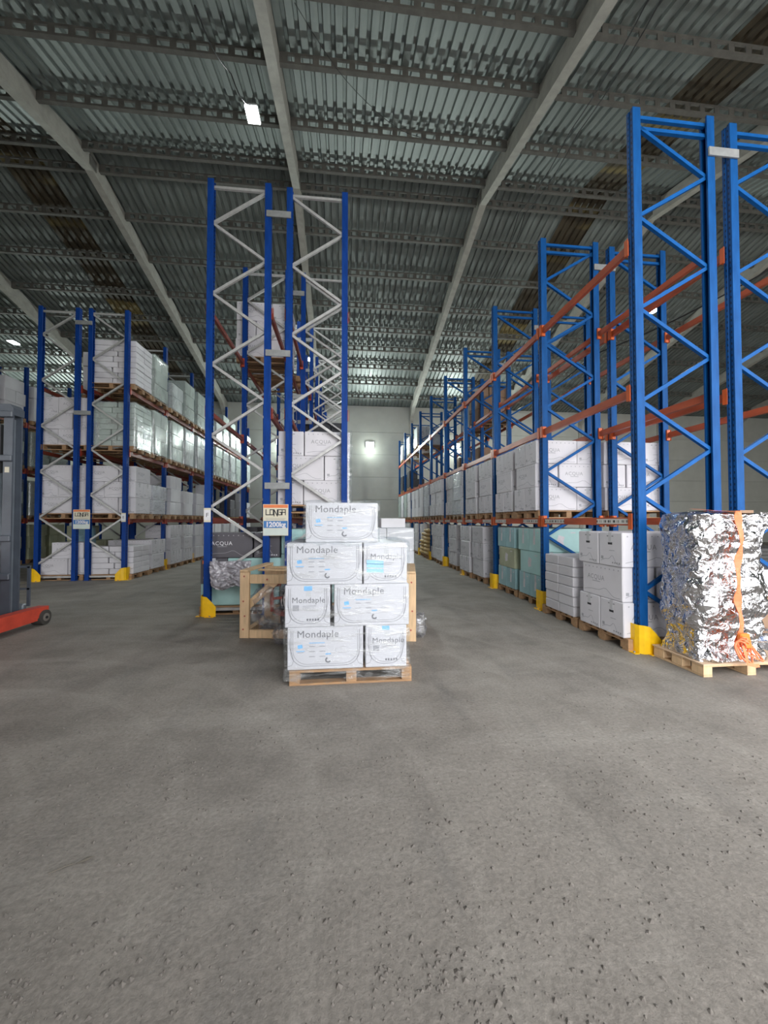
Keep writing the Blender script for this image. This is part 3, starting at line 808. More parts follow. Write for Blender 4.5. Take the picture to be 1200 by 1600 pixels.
# --- second blue-braced rack
load(RN2, A_, 0, 6.15, -1, RY[1] + .10, z1, 'B', 3, full=True, style='white')
load(RN2, A_, 1, 6.15, -1, RY[1] + 1.16, z1, 'A', 3, full=False, style=None)
load(RN2, B_, 0, 6.15, -1, RY[4] + .1, z2, 'A', 2, full=True, style=None, mt='brown', name='brown_carton')
load(RN2, B_, 1, 6.15, -1, RY[5] + .1, z2, 'B', 2, full=True, style=None, mt='brown', name='brown_carton')
load(RN2, C_, 0, 6.15, -1, RY[4] + .1, z3, 'A', 3, full=True, style=None, mt='brown', name='brown_carton')
load(RN2, C_, 1, 6.15, -1, RY[4] + 1.16, z3, 'B', 2, full=True, style=None, film='film_green', name='wrapped_carton')
# --- centre racks
zM1, zM2, zM3 = LEV_M[0] + .054, LEV_M[1] + .054, LEV_M[2] + .054
load(MN2, A_, 0, .12, -1, MY[0] + .07, zM1 + .08, 'A', 3, full=True, style='white')
wrap(-.10, .155, MY[0] + .05, MY[0] + .98, zM1 + .22, zM1 + 1.56, 'film', 'clear film sheet clinging to the shelf load above the white pallet', .07, .03, .0)
load(MN2, A_, 1, .12, -1, MY[0] + 1.2, zM1, 'B', 3, full=False, style=None)
load(MN2, A_, 2, .12, -1, MY[1] + .1, zM1, 'A', 2, full=False, style=None)
load(MN1, C_, 0, -2.46, 1, MY[1] + .07, zM3, 'A', 3, full=True, style='white')
load(MN1, C_, 1, -2.42, 1, MY[1] + 1.2, zM3, 'B', 2, full=False, style=None)
load(MN2, B_, 0, .12, -1, MY[2] + .1, zM2, 'A', 2, full=True, style=None, mt='dark_carton', name='wrapped_carton')
load(MN2, B_, 1, .12, -1, MY[4] + .1, zM2, 'A', 2, full=False, style=None)
load(MN1, A_, 0, -2.40, 1, MY[4] + .1, zM1, 'A', 2, full=False, style=None)
# charcoal and mint cartons at the foot of the F-tagged rack
pallet(-2.42, MY[0] + .02, 0, 'pallet under the charcoal and mint cartons, F-tagged rack', True)
pallet(-1.20, MY[0] + .02, 0, 'pallet under the mint carton behind the wooden crate', False)
cg = 'cartons at the foot of the F-tagged rack'
y0 = MY[0] + .06
carton(-2.42 + .66, y0 + .22, .150, 0, 'mint carton under crumpled grey plastic, bottom layer, F-tagged rack', 'mint', (1.30, .44, .37), name='mint_carton', grp=cg)
carton(-2.42 + .22, y0 + .40, .523, PI / 2, 'charcoal carton end with orange sticker, second layer, F-tagged rack', 'charcoal', style='charcoal', name='charcoal_carton', grp=cg)
carton(-1.97 + .45, y0 + .22, .523, 0, 'long plain mint carton beside the orange-stickered carton, F-tagged rack', 'mint', (.90, .44, .43), name='mint_carton', grp=cg)
carton(-2.36 + .40, y0 + .22, .960, 0, 'charcoal carton with white ACQUA lettering on top, F-tagged rack', 'charcoal', style='charcoal', name='charcoal_carton', grp=cg)
carton(-1.55 + .235, y0 + .40, .960, PI / 2, 'charcoal carton behind the load sign, top layer, F-tagged rack', 'charcoal', style='charcoal', name='charcoal_carton', grp=cg)
carton(-1.05 + .20, y0 + .40, .150, PI / 2, 'mint carton behind crate, bottom layer beside blue upright', 'mint', name='mint_carton', grp=cg)
carton(-1.05 + .20, y0 + .40, .585, PI / 2, 'mint carton behind crate, middle layer beside blue upright', 'mint', name='mint_carton', grp=cg)
carton(-1.05 + .20, y0 + .40, 1.02, PI / 2, 'mint carton behind the load sign, top of its stack', 'mint', name='mint_carton', grp=cg)
carton(-.60 + .22, y0 + .40, .150, PI / 2, 'mint carton hidden low behind the white pallet', 'mint', name='mint_carton', grp=cg)
carton(-.60 + .22, y0 + .40, .585, PI / 2, 'mint carton peeking out beside the topmost white carton', 'mint', name='mint_carton', grp=cg)
carton(-.60 + .22, y0 + .40, 1.02, PI / 2, 'pale mint carton just left of the topmost white carton', 'mint', name='mint_carton', grp=cg)
st = T(link('sticker', boxmesh('sticker', (-2.385, MY[0] + .054, .86), (-2.30, MY[0] + .0555, .92), M['orange_sticker'])), 'small orange sticker on the charcoal carton end', 'sticker')
# remaining loads down the F-tagged rack at floor level
for k in range(1, 6):
    load(MN1, G, k, -2.40, 1, MY[k] + .1, 0, 'AB'[k % 2], 3, full=False, style=None, mt='carton' if k > 1 else 'charcoal', name='carton' if k > 1 else 'charcoal_carton')
for k in range(1, 5):
    load(MN2, G, k, .12, -1, MY[k] + .1, 0, 'AB'[k % 2], 3, full=False, style=None)
# --- cross-aisle rack (three shelves)
XL = -5.70
zL1, zL2, zL3 = LEV_L[0] + .054, LEV_L[1] + .054, LEV_L[2] + .054
flat_load(LN2, G, 0, XL, -1, LY[0] + .08, 0, 5, 2, 2, (.56, .44, .150), detail=True)
load(LN2, G, 1, XL - .02, -1, LY[0] + 1.15, 0, 'B', 2, full=True, detail=True)
load(LN2, A_, 0, XL, -1, LY[0] + .08, zL1, 'B', 3, full=True, detail=False)
load(LN2, A_, 1, XL, -1, LY[0] + 1.15, zL1, 'B', 2, full=False, film='film')
flat_load(LN2, B_, 0, XL, -1, LY[0] + .08, zL2, 8, 2, 2, (.54, .44, .150), mt='greenwhite', film='film_green')
load(LN2, B_, 1, XL, -1, LY[0] + 1.15, zL2, 'A', 3, full=False, style=None, mt='greenwhite', film='film_green', name='wrapped_carton')
flat_load(LN2, C_, 0, XL, -1, LY[0] + .08, zL3, 8, 2, 2, (.54, .44, .150))
load(LN2, C_, 1, XL, -1, LY[0] + 1.15, zL3, 'A', 3, full=False, style=None, mt='greenwhite', film='film_green', name='wrapped_carton')
for k in range(1, 6):
    for h in (0, 1):
        pn = 2 * k + h; yy = LY[k] + .1 + 1.06 * h
        load(LN2, G, pn, XL, -1, yy, 0, 'A', 3, full=False, style='white' if k < 2 else None)
        if k != 3: load(LN2, A_, pn, XL, -1, yy, zL1, 'AB'[h], 2 + (k + h) % 2, full=False, style=None, mt='charcoal' if k == 4 else 'carton', name='charcoal_carton' if k == 4 else 'carton')
        load(LN2, B_, pn, XL, -1, yy, zL2, 'AB'[h], 3, full=False, style=None, mt='greenwhite' if (k + h) % 2 else 'carton_side', film='film_green', name='wrapped_carton')
        load(LN2, C_, pn, XL, -1, yy, zL3, 'BA'[h], 3 - (k + h) % 2, full=False, style=None, mt='greenwhite' if (k + h) % 2 == 0 else 'carton_side', film='film_green', name='wrapped_carton')
# --- truck-side rack
XT = -8.17
load(LN1, G, 0, XT, 1, LY[0] + .08, 0, 'A', 1, detail=True)
carton(XT + .80, LY[0] + .30, .582, 0, 'white carton alone on the low stack, truck-side rack', 'carton', style='white')
load(LN1, A_, 0, XT + .08, 1, LY[0] + .08, zL1, 'A', 3)
load(LN1, B_, 0, XT + .02, 1, LY[0] + .08, zL2, 'B', 3)
load(LN1, C_, 0, XT + .35, 1, LY[0] + 1.2, zL3, 'A', 3, style=None)
load(LN1, B_, 1, XT + .02, 1, LY[0] + 1.2, zL2, 'A', 3, style=None, full=False)
load(LN1, A_, 1, XT + .02, 1, LY[0] + 1.2, zL1, 'B', 2, style=None, full=False)
load(LN1, G, 1, XT + .02, 1, LY[0] + 1.2, 0, 'B', 3, style=None, full=False, mt='olive', name='olive_carton')
# --- rack past the truck mast
for k in range(2):
    for h in (0, 1):
        for lv, zz, nm in ((G, 0, 'olive'), (A_, zL1, 'greenwhite'), (B_, zL2, 'greenwhite'), (C_, zL3, 'carton')):
            load(LN0, lv, 2 * k + h, -11.70, -1, L0Y[k] + .1 + 1.06 * h, zz, 'AB'[h], 3, full=False, style=None, mt=nm, film='film_green' if lv in (A_, B_) else None, name='olive_carton' if nm == 'olive' else 'wrapped_carton')

# blue plastic drum behind the low stack on the truck-side rack
dr = T(empty('drum', (-7.45, LY[0] + .86, .582)), 'pale blue plastic drum behind the lone white carton', 'drum')
m = MB(); prof = [(0, 0), (.26, .0), (.28, .03), (.285, .25), (.295, .27), (.285, .29), (.285, .55), (.295, .57), (.285, .59), (.27, .80), (.24, .84), (0, .845)]
n = 20; v = [(r * math.cos(2 * PI * k / n), r * math.sin(2 * PI * k / n), z) for r, z in prof for k in range(n)]
m.add(v, [(j * n + k, j * n + (k + 1) % n, (j + 1) * n + (k + 1) % n, (j + 1) * n + k) for j in range(len(prof) - 1) for k in range(n)])
M['drum'] = mat('pale_blue_plastic', (.20, .33, .38), .4)
link('drum_body', m.mesh('drum_body', M['drum'], True), dr)
m = MB(); m.tube([(0, 0, .84), (0, 0, .87)], .24, 20); link('lid', m.mesh('lid', M['drum']), dr)

# ------------------------------------------------------------------ yellow sacks
def sack_mesh():
    m = MB(); nu, nv = 14, 8; v = []
    for j in range(nv + 1):
        a = -PI / 2 + PI * j / nv
        for i in range(nu):
            b = 2 * PI * i / nu
            sp = lambda c, e: math.copysign(abs(c) ** e, c)
            x = .30 * sp(math.cos(a), .5) * sp(math.cos(b), .45); y = .42 * sp(math.cos(a), .5) * sp(math.sin(b), .45); z = .085 * sp(math.sin(a), .8)
            v.append((x, y, z + .085 + .012 * noise.noise(Vector((x * 9, y * 9, z * 9)))))
    m.add(v, [(j * nu + i, j * nu + (i + 1) % nu, (j + 1) * nu + (i + 1) % nu, (j + 1) * nu + i) for j in range(nv) for i in range(nu)])
    return m.mesh('sack', M['sack'], True)
skm = sack_mesh()
pallet(3.52, RY[5] + .02, 0, 'wooden pallet under the stack of yellow sacks')
for l in range(7):
    for c in range(2):
        if l == 6 and c: continue
        for r in range(2 if l < 5 else 1):
            T(link('sack', skm, None, (3.74 + r * .62 + .08 * c * (l > 3), RY[5] + .46 + c * .86 - (.0 if l < 4 else .05), .149 + l * .158), (0, 0, random.uniform(-.06, .06))), f'yellow sack, {ORD[l]} layer {"near" if c == 0 else "far"} {"aisle" if r == 0 else "inner"} side of the pile, blue-braced rack', 'sack', 'yellow sacks')

# ================================================================== WHITE WRAPPED PALLET IN THE MIDDLE
MX, MYP = -.515, 3.86
pallet_main = T(empty('pallet', (MX, MYP, 0)), 'wooden pallet under the white film-wrapped cartons in the middle', 'pallet', 'wooden pallets')
for n_, m_ in pal_parts: link(n_, m_, pallet_main)
def arc_pts(x0, x1, zt, zb, r):
    """thin printed U-line: down one side, round the bottom, up the other"""
    p = [(x0, zt)]
    for k in range(9): a = PI + PI / 2 * k / 8; p.append((x0 + r + r * math.cos(a), zb + r + r * math.sin(a)))
    for k in range(9): a = 1.5 * PI + PI / 2 * k / 8; p.append((x1 - r + r * math.cos(a), zb + r + r * math.sin(a)))
    return p + [(x1, zt)]
def mond_print(w, h, long_, variant=0):
    m = MB(); y = -.0015; N = (0, -1, 0); P = lambda u, z: (u, y, z)
    text_into(m, 'Mondaple', .098 if long_ else .078, face_matrix((.09 if long_ else .065, y, h * (.76 if long_ else .58) if variant != 2 else h * .60), (1, 0, 0), (0, 0, 1)), 0, space=1.05)
    for d, tk in ((0, .004), (.018, .003)):
        m.ribbon([P(*q) for q in arc_pts(.035 + d, w - .035 - d, h - .03, .035 + d, .14)], tk, N, 0)
    for sx in (0, 1):   # little hour-glass corner lines
        q = [(.02, .30), (.022, .22), (.05, .14), (.06, .09), (.045, .05), (.0, .035)]
        m.ribbon([P(w - u if sx else u, z) for u, z in q], .003, N, 0)
    if long_:
        m.ribbon([P(.10, h * .54), P(.145, h * .56)], .035, N, 2); m.ribbon([P(.085, h * .44), P(.165, h * .44)], .008, N, 2); m.ribbon([P(.095, h * .41), P(.155, h * .41)], .006, N, 1)
        for k in range(3):
            for c in range(2): m.ribbon([P(.21 + c * .10, h * (.55 - .12 * k)), P(.265 + c * .10, h * (.55 - .12 * k))], .008, N, 1)
        m.ribbon([P(.21, h * .63), P(.36, h * .63)], .007, N, 2)
        m.ribbon([P(w * .50, h * .36), P(w * .57, h * .365)], .012, N, 2)
        # crescent mark
        c = [(w * .535 + .022 * math.cos(a), h * .22 + .022 * math.sin(a)) for a in [PI * .6 + PI * 1.25 * k / 8 for k in range(9)]]
        m.ribbon([P(*q) for q in c], .014, N, 0)
        e = [(w * .73 + .075 * math.cos(a), h * .45 + .03 * math.sin(a)) for a in [2 * PI * k / 20 for k in range(21)]]
        m.ribbon([P(*q) for q in e], .002, N, 1)
    else:
        m.ribbon([P(.075, h * .46), P(.135, h * .46)], .055, N, 1)
        m.ribbon([P(.17, h * .50), P(.30, h * .505)], .006, N, 1); m.ribbon([P(.17, h * .46), P(.28, h * .465)], .006, N, 1)
        for k in range(5): m.ribbon([P(w * .48 + k * .026, h * .18), P(w * .48 + .016 + k * .026, h * .18)], .02, N, 0)
        if variant == 1: m.ribbon([P(w * .42, h * .92), P(w * .60, h * .92)], .045, N, 2)
        if variant == 3: m.ribbon([P(w * .40, h * .94), P(w * .58, h * .94)], .04, N, 2)
    return m.mesh('print', [M['ink_mond'], M['ink_light'], M['ink_blue']])
def mond(x, z, w, h, d, long_, lab, variant=0, y=MYP + .01):
    o = T(link('printed_carton', boxmesh('carton', (0, 0, 0), (w, d, h), M['mondaple'], .006), None, (x, y, z)), lab, 'carton', 'white film-wrapped cartons')
    link('print', mond_print(w, h, long_, variant), o)
    link('tape', boxmesh('tape', (w * .46, -.001, h - .11) if not long_ else (0, d / 2 - .03, h), (w * .46 + .05, 0, h) if not long_ else (w, d / 2 + .03, h + .001), M['tape']), o)
    return o
hz = .410
zz = [.147, .559, .971, 1.383]
mond(-.535, zz[0], .735, hz, .46, 1, 'long Mondaple carton at the bottom, directly on the pallet')
mond(.225, zz[0], .41, hz, .70, 0, 'short Mondaple carton with a small blue label, bottom layer', 3)
mond(-.56, zz[1], .435, hz, .75, 0, 'short Mondaple carton with blue oval mark, second layer', 1)
mond(-.085, zz[1], .745, hz, .46, 1, 'long Mondaple carton in the second layer beside the oval mark')
mond(-.545, zz[2], .735, hz, .46, 1, 'long Mondaple carton in the third layer above the oval mark')
o = mond(.205, zz[2], .435, hz, .70, 0, 'short Mondaple carton with big blue block, third layer', 2)
bk = MB()
for a, b in ((.28, .36), (.40, .48), (.485, .565)): bk.add([(.03, -.002, hz * a), (.20, -.002, hz * (a - .015)), (.20, -.002, hz * b), (.03, -.002, hz * (b + .015))], [(0, 1, 2, 3)])
M['ink_sky'] = mat('sky_blue_ink', (.36, .64, .86), .5, var=.08)
link('blue_block', bk.mesh('blue_block', M['ink_sky']), o)
mond(-.365, zz[3], .71, .395, .46, 1, 'single Mondaple carton on the very top of the wrapped pallet')
# rear cartons of the same load
mond(-.535, zz[0], .735, hz, .46, 1, 'rear long carton at the bottom of the wrapped pallet', 0, MYP + .50)
mond(-.085, zz[1], .745, hz, .46, 1, 'rear long carton in the second layer of the wrapped pallet', 0, MYP + .50)
mond(-.545, zz[2], .735, hz, .46, 1, 'rear long carton in the third layer of the wrapped pallet', 0, MYP + .50)
wrap(-.563, .665, MYP - .004, MYP + .98, .03, zz[3] + .012, 'film', 'clear stretch film round the three lower layers of white cartons', .05, .016, .3)
wrap(-.385, .365, MYP - .004, MYP + .50, zz[3] - .02, zz[3] + .415, 'film', 'clear stretch film round the single top carton', .05, .012, .4)
# loose film stretched from the top carton down to the corner
lf = MB(); v = []; nn = 8
for i in range(nn + 1):
    for j in range(nn + 1):
        u, w_ = i / nn, j / nn
        x = -.37 - u * (.20) * (1 - w_ * .85); z = 1.39 + w_ * .40 * (1 - .15 * u)
        v.append((x, MYP + .10 + u * .25 + .02 * noise.noise(Vector((u * 5, w_ * 5, 3))), z))
lf.add(v, [(i * (nn + 1) + j, (i + 1) * (nn + 1) + j, (i + 1) * (nn + 1) + j + 1, i * (nn + 1) + j + 1) for i in range(nn) for j in range(nn)])
T(link('loose_film', lf.mesh('loose_film', M['film'], True)), 'loose film stretched beside the topmost white carton', 'stretch film', 'stretch film round pallet loads')

# wrapped pallet of grey-white cartons standing behind it in the aisle
WX, WY = .30, 7.35
pallet(WX - .12, WY, 0, 'wooden pallet of film-wrapped cartons standing in the aisle', False)
for l in range(3):
    for c in range(2):
        carton(WX + .26 + c * .535, WY + .36, .147 + l * .438, PI / 2, f'grey wrapped carton in the aisle stack, {LAYN[3][l]} layer {"rack side" if c == 0 else "aisle side"}', 'carton_side', (.70, .525, .435), None, 'wrapped_carton', 'wrapped cartons standing in the aisle')
carton(WX + .66, WY + .36, 1.462, PI / 2, 'low grey wrapped carton on top of the aisle stack', 'carton_side', (.62, .47, .185), None, 'wrapped_carton', 'wrapped cartons standing in the aisle')
wrap(WX - .015, WX + 1.075, WY, WY + .74, .08, 1.47, 'film', 'clear film round the grey stack standing in the aisle', .07, .012, .3)

# ================================================================== WOODEN CRATE BEHIND THE WHITE PALLET
cr = T(empty('wooden_crate', (-1.40, 5.50, 0), -.17), 'open pine crate frame holding a bagged machine behind the pallet', 'crate')
CLN, CDP, CHT = 2.40, .95, .90
def cb(n_, a, b, rot=(0, 0, 0)):
    c = [(p + q) / 2 for p, q in zip(a, b)]
    o = link(n_, boxmesh(n_, [p - k for p, k in zip(a, c)], [p - k for p, k in zip(b, c)], M['wood_new'], .004), cr, c, rot); return o
for px in (0, CLN - .13):
    for py in (0, CDP - .05): cb('post', (px, py, 0), (px + .13, py + .05, CHT))
for py in (.052, CDP - .11):
    cb('rail', (.132, py - .04, CHT - .16), (CLN - .132, py + .02, CHT - .04)); cb('rail', (.132, py - .04, .0), (CLN - .132, py + .02, .11))
for px in (0.005, CLN - .125): cb('top_board', (px, -.02, CHT + .001), (px + .12, CDP + .02, CHT + .028))
for py in (.30, .62): cb('top_board', (.13, py, CHT - .026), (CLN - .13, py + .10, CHT - .001))
for px, sg in ((.28, -1), (CLN - .28, 1)):
    cb('diagonal_brace', (px - .27, .035, CHT * .60), (px + .27, .06, CHT * .60 + .10), (0, sg * .72, 0))
for px in (0.01, CLN - .10): cb('skid', (px, .055, .0), (px + .09, CDP - .055, .09))
km = MB()
for kx, kz in ((.06, .84), (.05, .50), (.07, .30), (.05, .12), (.38, .80), (2.34, .78), (2.35, .4), (2.33, .15)):
    km.tube([(kx, -.001, kz), (kx, -.003, kz)], .012, 8)
link('wood_knot', km.mesh('wood_knot', M['red_disc']), cr)
ma = T(empty('machine', (-1.40 + .55, 5.52, 0), -.17), 'bagged machine with dark red disc inside the pine crate', 'machine')
m = MB(); m.tube([(0.15, .42, .26), (.15, .42, .285)], .38, 28); m.tube([(.15, .42, .285), (.15, .42, .31)], [.38, .34], 28); link('red_disc', m.mesh('red_disc', M['red_disc']), ma)
m = MB(); m.box((-.1, .25, .112), (.4, .60, .258), 0, .02); link('base', m.mesh('base', M['slab']), ma)
m = MB(); m.tube([(-.16, .10, .32), (-.17, .10, .55), (-.15, .12, .68), (-.05, .14, .70)], .028, 8); m.tube([(-.16, .10, .5), (.1, .12, .52)], .02, 8); link('orange_bracket', m.mesh('orange_bracket', M['truck_red'], True), ma)
m = MB(); m.box((-.10, .2, .312), (.35, .6, .62), 0, .03); link('motor', m.mesh('motor', M['truck_light']), ma)
def bag_mesh(nm, size, mtl, sc=5.0, amp=.10, seed=0, res=22, sag=0.0):
    """crumpled bag: closed blob with sharp folds"""
    m = MB(); v = []; nu, nv = res * 2, res
    for j in range(nv + 1):
        a = -PI / 2 + PI * j / nv
        for i in range(nu):
            b = 2 * PI * i / nu
            sp = lambda c, e: math.copysign(abs(c) ** e, c)
            d = Vector((sp(math.cos(a), .6) * sp(math.cos(b), .6), sp(math.cos(a), .6) * sp(math.sin(b), .6), sp(math.sin(a), .7)))
            q = d * sc * .22 + Vector((seed, seed * 2, 0))
            k = 1 + amp * (abs(noise.noise(q * 2.2)) * 2.2 - .6) + amp * .5 * noise.noise(q * 6)
            v.append((d.x * size[0] * k, d.y * size[1] * k, max(0, size[2] + d.z * size[2] * k)))
    m.add(v, [(j * nu + i, j * nu + (i + 1) % nu, (j + 1) * nu + (i + 1) % nu, (j + 1) * nu + i) for j in range(nv) for i in range(nu)])
    return m.mesh(nm, mtl, True)
T(link('plastic_bag', bag_mesh('plastic_bag', (.52, .22, .34), M['film_bag'], 5, .16, 3), None, (-.72, 5.60, .08)), 'crumpled clear plastic bag over the machine in the crate', 'plastic bag')
T(link('plastic_bag', bag_mesh('plastic_bag', (.20, .10, .115), M['film_bag'], 6, .22, 8), None, (-.70, 5.22, 0)), 'loose clear plastic spilling from crate onto the floor', 'plastic bag')
T(link('plastic_bag', bag_mesh('plastic_bag', (.09, .12, .16), M['film_bag'], 6, .22, 11), None, (1.05, 5.32, 0)), 'clear plastic sticking out beyond the crate post', 'plastic bag')
def stripe_mat():
    m, t, p = nt('printed_silver_bag')
    w = node(t, 'ShaderNodeTexWave'); w.inputs['Scale'].default_value = 9; w.inputs['Distortion'].default_value = 6; w.inputs['Detail'].default_value = 2
    t.links.new(coords(t), w.inputs[0]); t.links.new(ramp(t, w.outputs[0], [(.40, (.03, .03, .03)), (.52, (.70, .70, .72))]), p.inputs['Base Color'])
    p.inputs['Roughness'].default_value = .25; p.inputs['Metallic'].default_value = .3; return m
M['stripe'] = stripe_mat()
T(link('printed_bag', bag_mesh('printed_bag', (.16, .06, .13), M['stripe'], 5, .14, 5, 14), None, (-.66, 5.38, .40)), 'silver bag with black print hanging inside the crate', 'bag')
# crumpled grey plastic lying on the mint carton beside the F-tagged upright
gp = MB(); v = []; nn = 44
for i in range(nn + 1):
    for j in range(nn + 1):
        u, w_ = i / nn, j / nn
        q = Vector((u * 4, w_ * 4, 7)); fz = abs(noise.noise(q * 1.3)) * .10 + abs(noise.noise(q * 3)) * .05 + abs(noise.noise(q * 6)) * .025
        x = -2.16 + u * .62 - .06 * (1 - w_) * (1 - u); z = .98 - .40 * w_ ** 1.2 - .08 * u * w_ - .05 * math.sin(u * 7)*w_
        v.append((x, MY[0] - .07 - fz - .10 * math.sin(w_ * PI * .6), z - .06))
gp.add(v, [(i * (nn + 1) + j, (i + 1) * (nn + 1) + j, (i + 1) * (nn + 1) + j + 1, i * (nn + 1) + j + 1) for i in range(nn) for j in range(nn)])
M['grey_plastic'] = mat('grey_plastic_sheet', (.33, .32, .35), .14, var=.45, scale=9, bmp=.9, spec=1.0)
o = T(link('plastic_sheet', gp.mesh('plastic_sheet', M['grey_plastic'], True)), 'shiny crumpled grey plastic sheet hung beside the pine crate', 'plastic sheet')
so = o.modifiers.new('thickness', 'SOLIDIFY'); so.thickness = .004

# ================================================================== FOIL-WRAPPED LOAD
FX, FY = 3.665, 3.63
fp = T(empty('pallet', (FX, FY, 0)), 'new pine pallet under the silver foil-wrapped load', 'pallet', 'wooden pallets')
for n_, a, b in [('block', (x_, y_, .0), (x_ + .10, y_ + .14, .10)) for x_ in (0, .50, 1.0) for y_ in (0, .25, .50)] + [('bottom_board', (0, y_, -.0), (0, 0, 0)) for y_ in ()]:
    link(n_, boxmesh(n_, (0, 0, .022), (.10, .14, .10), M['wood_new'], .003), fp, (a[0], a[1], 0))
for x_ in (0, .50, 1.0): link('bottom_board', boxmesh('bottom_board', (0, 0, 0), (.10, .64, .0215), M['wood_new'], .002), fp, (x_, 0, 0))
for y_ in (0, .25, .50): link('stringer_board', boxmesh('stringer_board', (0, 0, 0), (1.10, .14, .02), M['wood_new'], .002), fp, (0, y_, .101))
link('plywood_top', boxmesh('plywood_top', (-.01, -.01, 0), (1.11, .65, .012), M['plywood'], .001), fp, (0, 0, .122))
def foil_mesh():
    nu, nv = 220, 130; hx, hy = .385, .285; H = 1.60; v = []
    m = MB()
    def fold(p):
        w = Vector((noise.noise(p * 3), noise.noise(p * 3 + Vector((9, 2, 4))), noise.noise(p * 2 + Vector((1, 7, 3))))) * .12
        d, _ = noise.voronoi((p + w) * 4.2); d2, _ = noise.voronoi((p + w) * 9.5 + Vector((3, 1, 7)))
        a = (d[1] - d[0]); b = (d2[1] - d2[0])
        return .060 * (min(a, .7) - .25) + .018 * (min(b, .5) - .2) + .035 * noise.noise(p * 2.1)
    for j in range(nv + 1):
        t = j / nv; z = H * t
        # waist: flared skirt, belly, slight pinch, boxy head
        k = 1.0 + .09 * math.exp(-((t - .02) / .06) ** 2) - .05 * math.exp(-((t - .13) / .07) ** 2) + .05 * math.exp(-((t - .42) / .18) ** 2) - .035 * math.exp(-((t - .66) / .08) ** 2) + .0 * t
        kt = 1.0
        if t > .955: kt = max(0.0, 1 - ((t - .955) / .045) ** 2.2)
        for i in range(nu):
            a = 2 * PI * i / nu; c, s = math.cos(a), math.sin(a); e = .28
            x = math.copysign(abs(c) ** e, c) * hx * k; y = math.copysign(abs(s) ** e, s) * hy * k
            p = Vector((x, y, z * 1.0)); f = fold(p + Vector((11, 5, 2)))
            f += .035 * noise.noise(Vector((x * 1.6, y * 1.6, z * .9 + 4)))
            n = Vector((c, s, 0)).normalized(); w = 1.0
            px, py = x + n.x * f, y + n.y * f
            zt = z
            if t > .955:
                zt = H * .955 + (.04 if True else 0) * math.sqrt(max(0, 1 - kt ** 2)) + f * .9 * (1 - kt); px *= kt if kt > .02 else 0.02; py *= kt if kt > .02 else .02
            if j == 0: zt = 0.0
            elif j < 6: zt = max(.002, zt + .02 * noise.noise(Vector((a * 3, 0, 1))))
            v.append((px, py, zt))
    m.add(v, [(j * nu + i, j * nu + (i + 1) % nu, (j + 1) * nu + (i + 1) % nu, (j + 1) * nu + i) for j in range(nv) for i in range(nu)])
    return m.mesh('foil_wrap', M['foil'], True)
fl = T(empty('foil_wrapped_load', (4.085, 3.955, .136)), 'tall load wrapped in crumpled silver foil on a pine pallet', 'wrapped load')
link('foil_wrap', foil_mesh(), fl)
# sharp flap of foil poking out at the upper corner
m = MB(); v = []; nn = 8
for i in range(nn + 1):
    for j in range(nn + 1):
        u, w_ = i / nn, j / nn
        v.append((.33 + u * .15, -.27 - .05 * u + .03 * noise.noise(Vector((u * 6, w_ * 6, 2))), 1.56 - w_ * .20 * (1 - .35 * u) - .03 * u))
m.add(v, [(i * (nn + 1) + j, (i + 1) * (nn + 1) + j, (i + 1) * (nn + 1) + j + 1, i * (nn + 1) + j + 1) for i in range(nn) for j in range(nn)])
link('foil_flap', m.mesh('foil_flap', M['foil'], False), fl)
link('cardboard_patch', boxmesh('cardboard_patch', (.06, -.30, 1.545), (.22, -.16, 1.575), M['brown']), fl)
# orange strap down the front with a tangle at the bottom
sp_ = T(empty('ratchet_strap', (4.07, 3.615, .14)), 'bright orange strap running down the foil-wrapped load', 'strap')
m = MB(); pts = []
for k in range(25):
    t = k / 24; pts.append((.07 * (1 - t) * .0 + .02 * math.sin(t * 9) - .05 * (1 - t) * 0 + .03 * t - .06 * t * t, .015 + .0 * t + .012 * math.sin(t * 21) - .02, 1.56 - 1.40 * t))
# webbing as a thick strip
v = []; f = []
for i, p in enumerate(pts):
    tw = .030 * (1 + .25 * math.sin(i * 1.7)); dy = .012 * math.sin(i * .9)
    v += [(p[0] - tw, p[1] + dy, p[2]), (p[0] + tw, p[1] - dy, p[2]), (p[0] + tw, p[1] - dy - .004, p[2]), (p[0] - tw, p[1] + dy - .004, p[2])]
for i in range(len(pts) - 1):
    a, b = 4 * i, 4 * i + 4
    for k in range(4): f.append((a + k, b + k, b + (k + 1) % 4, a + (k + 1) % 4))
f += [(0, 1, 2, 3), (len(v) - 1, len(v) - 2, len(v) - 3, len(v) - 4)]
m.add(v, f); link('webbing', m.mesh('webbing', M['orange_strap']), sp_)
m = MB()
m.add([(-.03, -.01, 1.55), (.03, -.01, 1.55), (.04, .55, 1.60), (-.02, .55, 1.60)], [(0, 1, 2, 3)]); link('webbing_over_top', m.mesh('webbing_over_top', M['orange_strap']), sp_)
m = MB(); m.box((-.055, -.06, .20), (.055, -.01, .31), 0, .01); m.box((-.035, -.085, .17), (.035, -.055, .26), 0, .008); link('ratchet', m.mesh('ratchet', M['orange_sticker']), sp_)
for q in range(5):
    m = MB(); pts = []
    for k in range(21):
        a = 2 * PI * k / 20; pts.append((.035 * q - .07 + (.05 + .012 * q) * math.cos(a + q), -.065 - .02 * math.sin(2 * a + q), .15 + (.09 + .02 * (q % 3)) * math.sin(a + q * .7)))
    m.tube([(p[0], p[1], max(p[2], .012)) for p in pts], .009, 6); link('loose_tail', m.mesh('loose_tail', M['orange_strap'], True), sp_)
m = MB(); m.ribbon([(-.05, -.075, .20), (-.03, -.085, .10), (-.02, -.09, .02), (.05, -.11, .006), (.1, -.10, .006)], .035, (0, -1, .2)); link('loose_tail', m.mesh('loose_tail', M['orange_strap']), sp_)

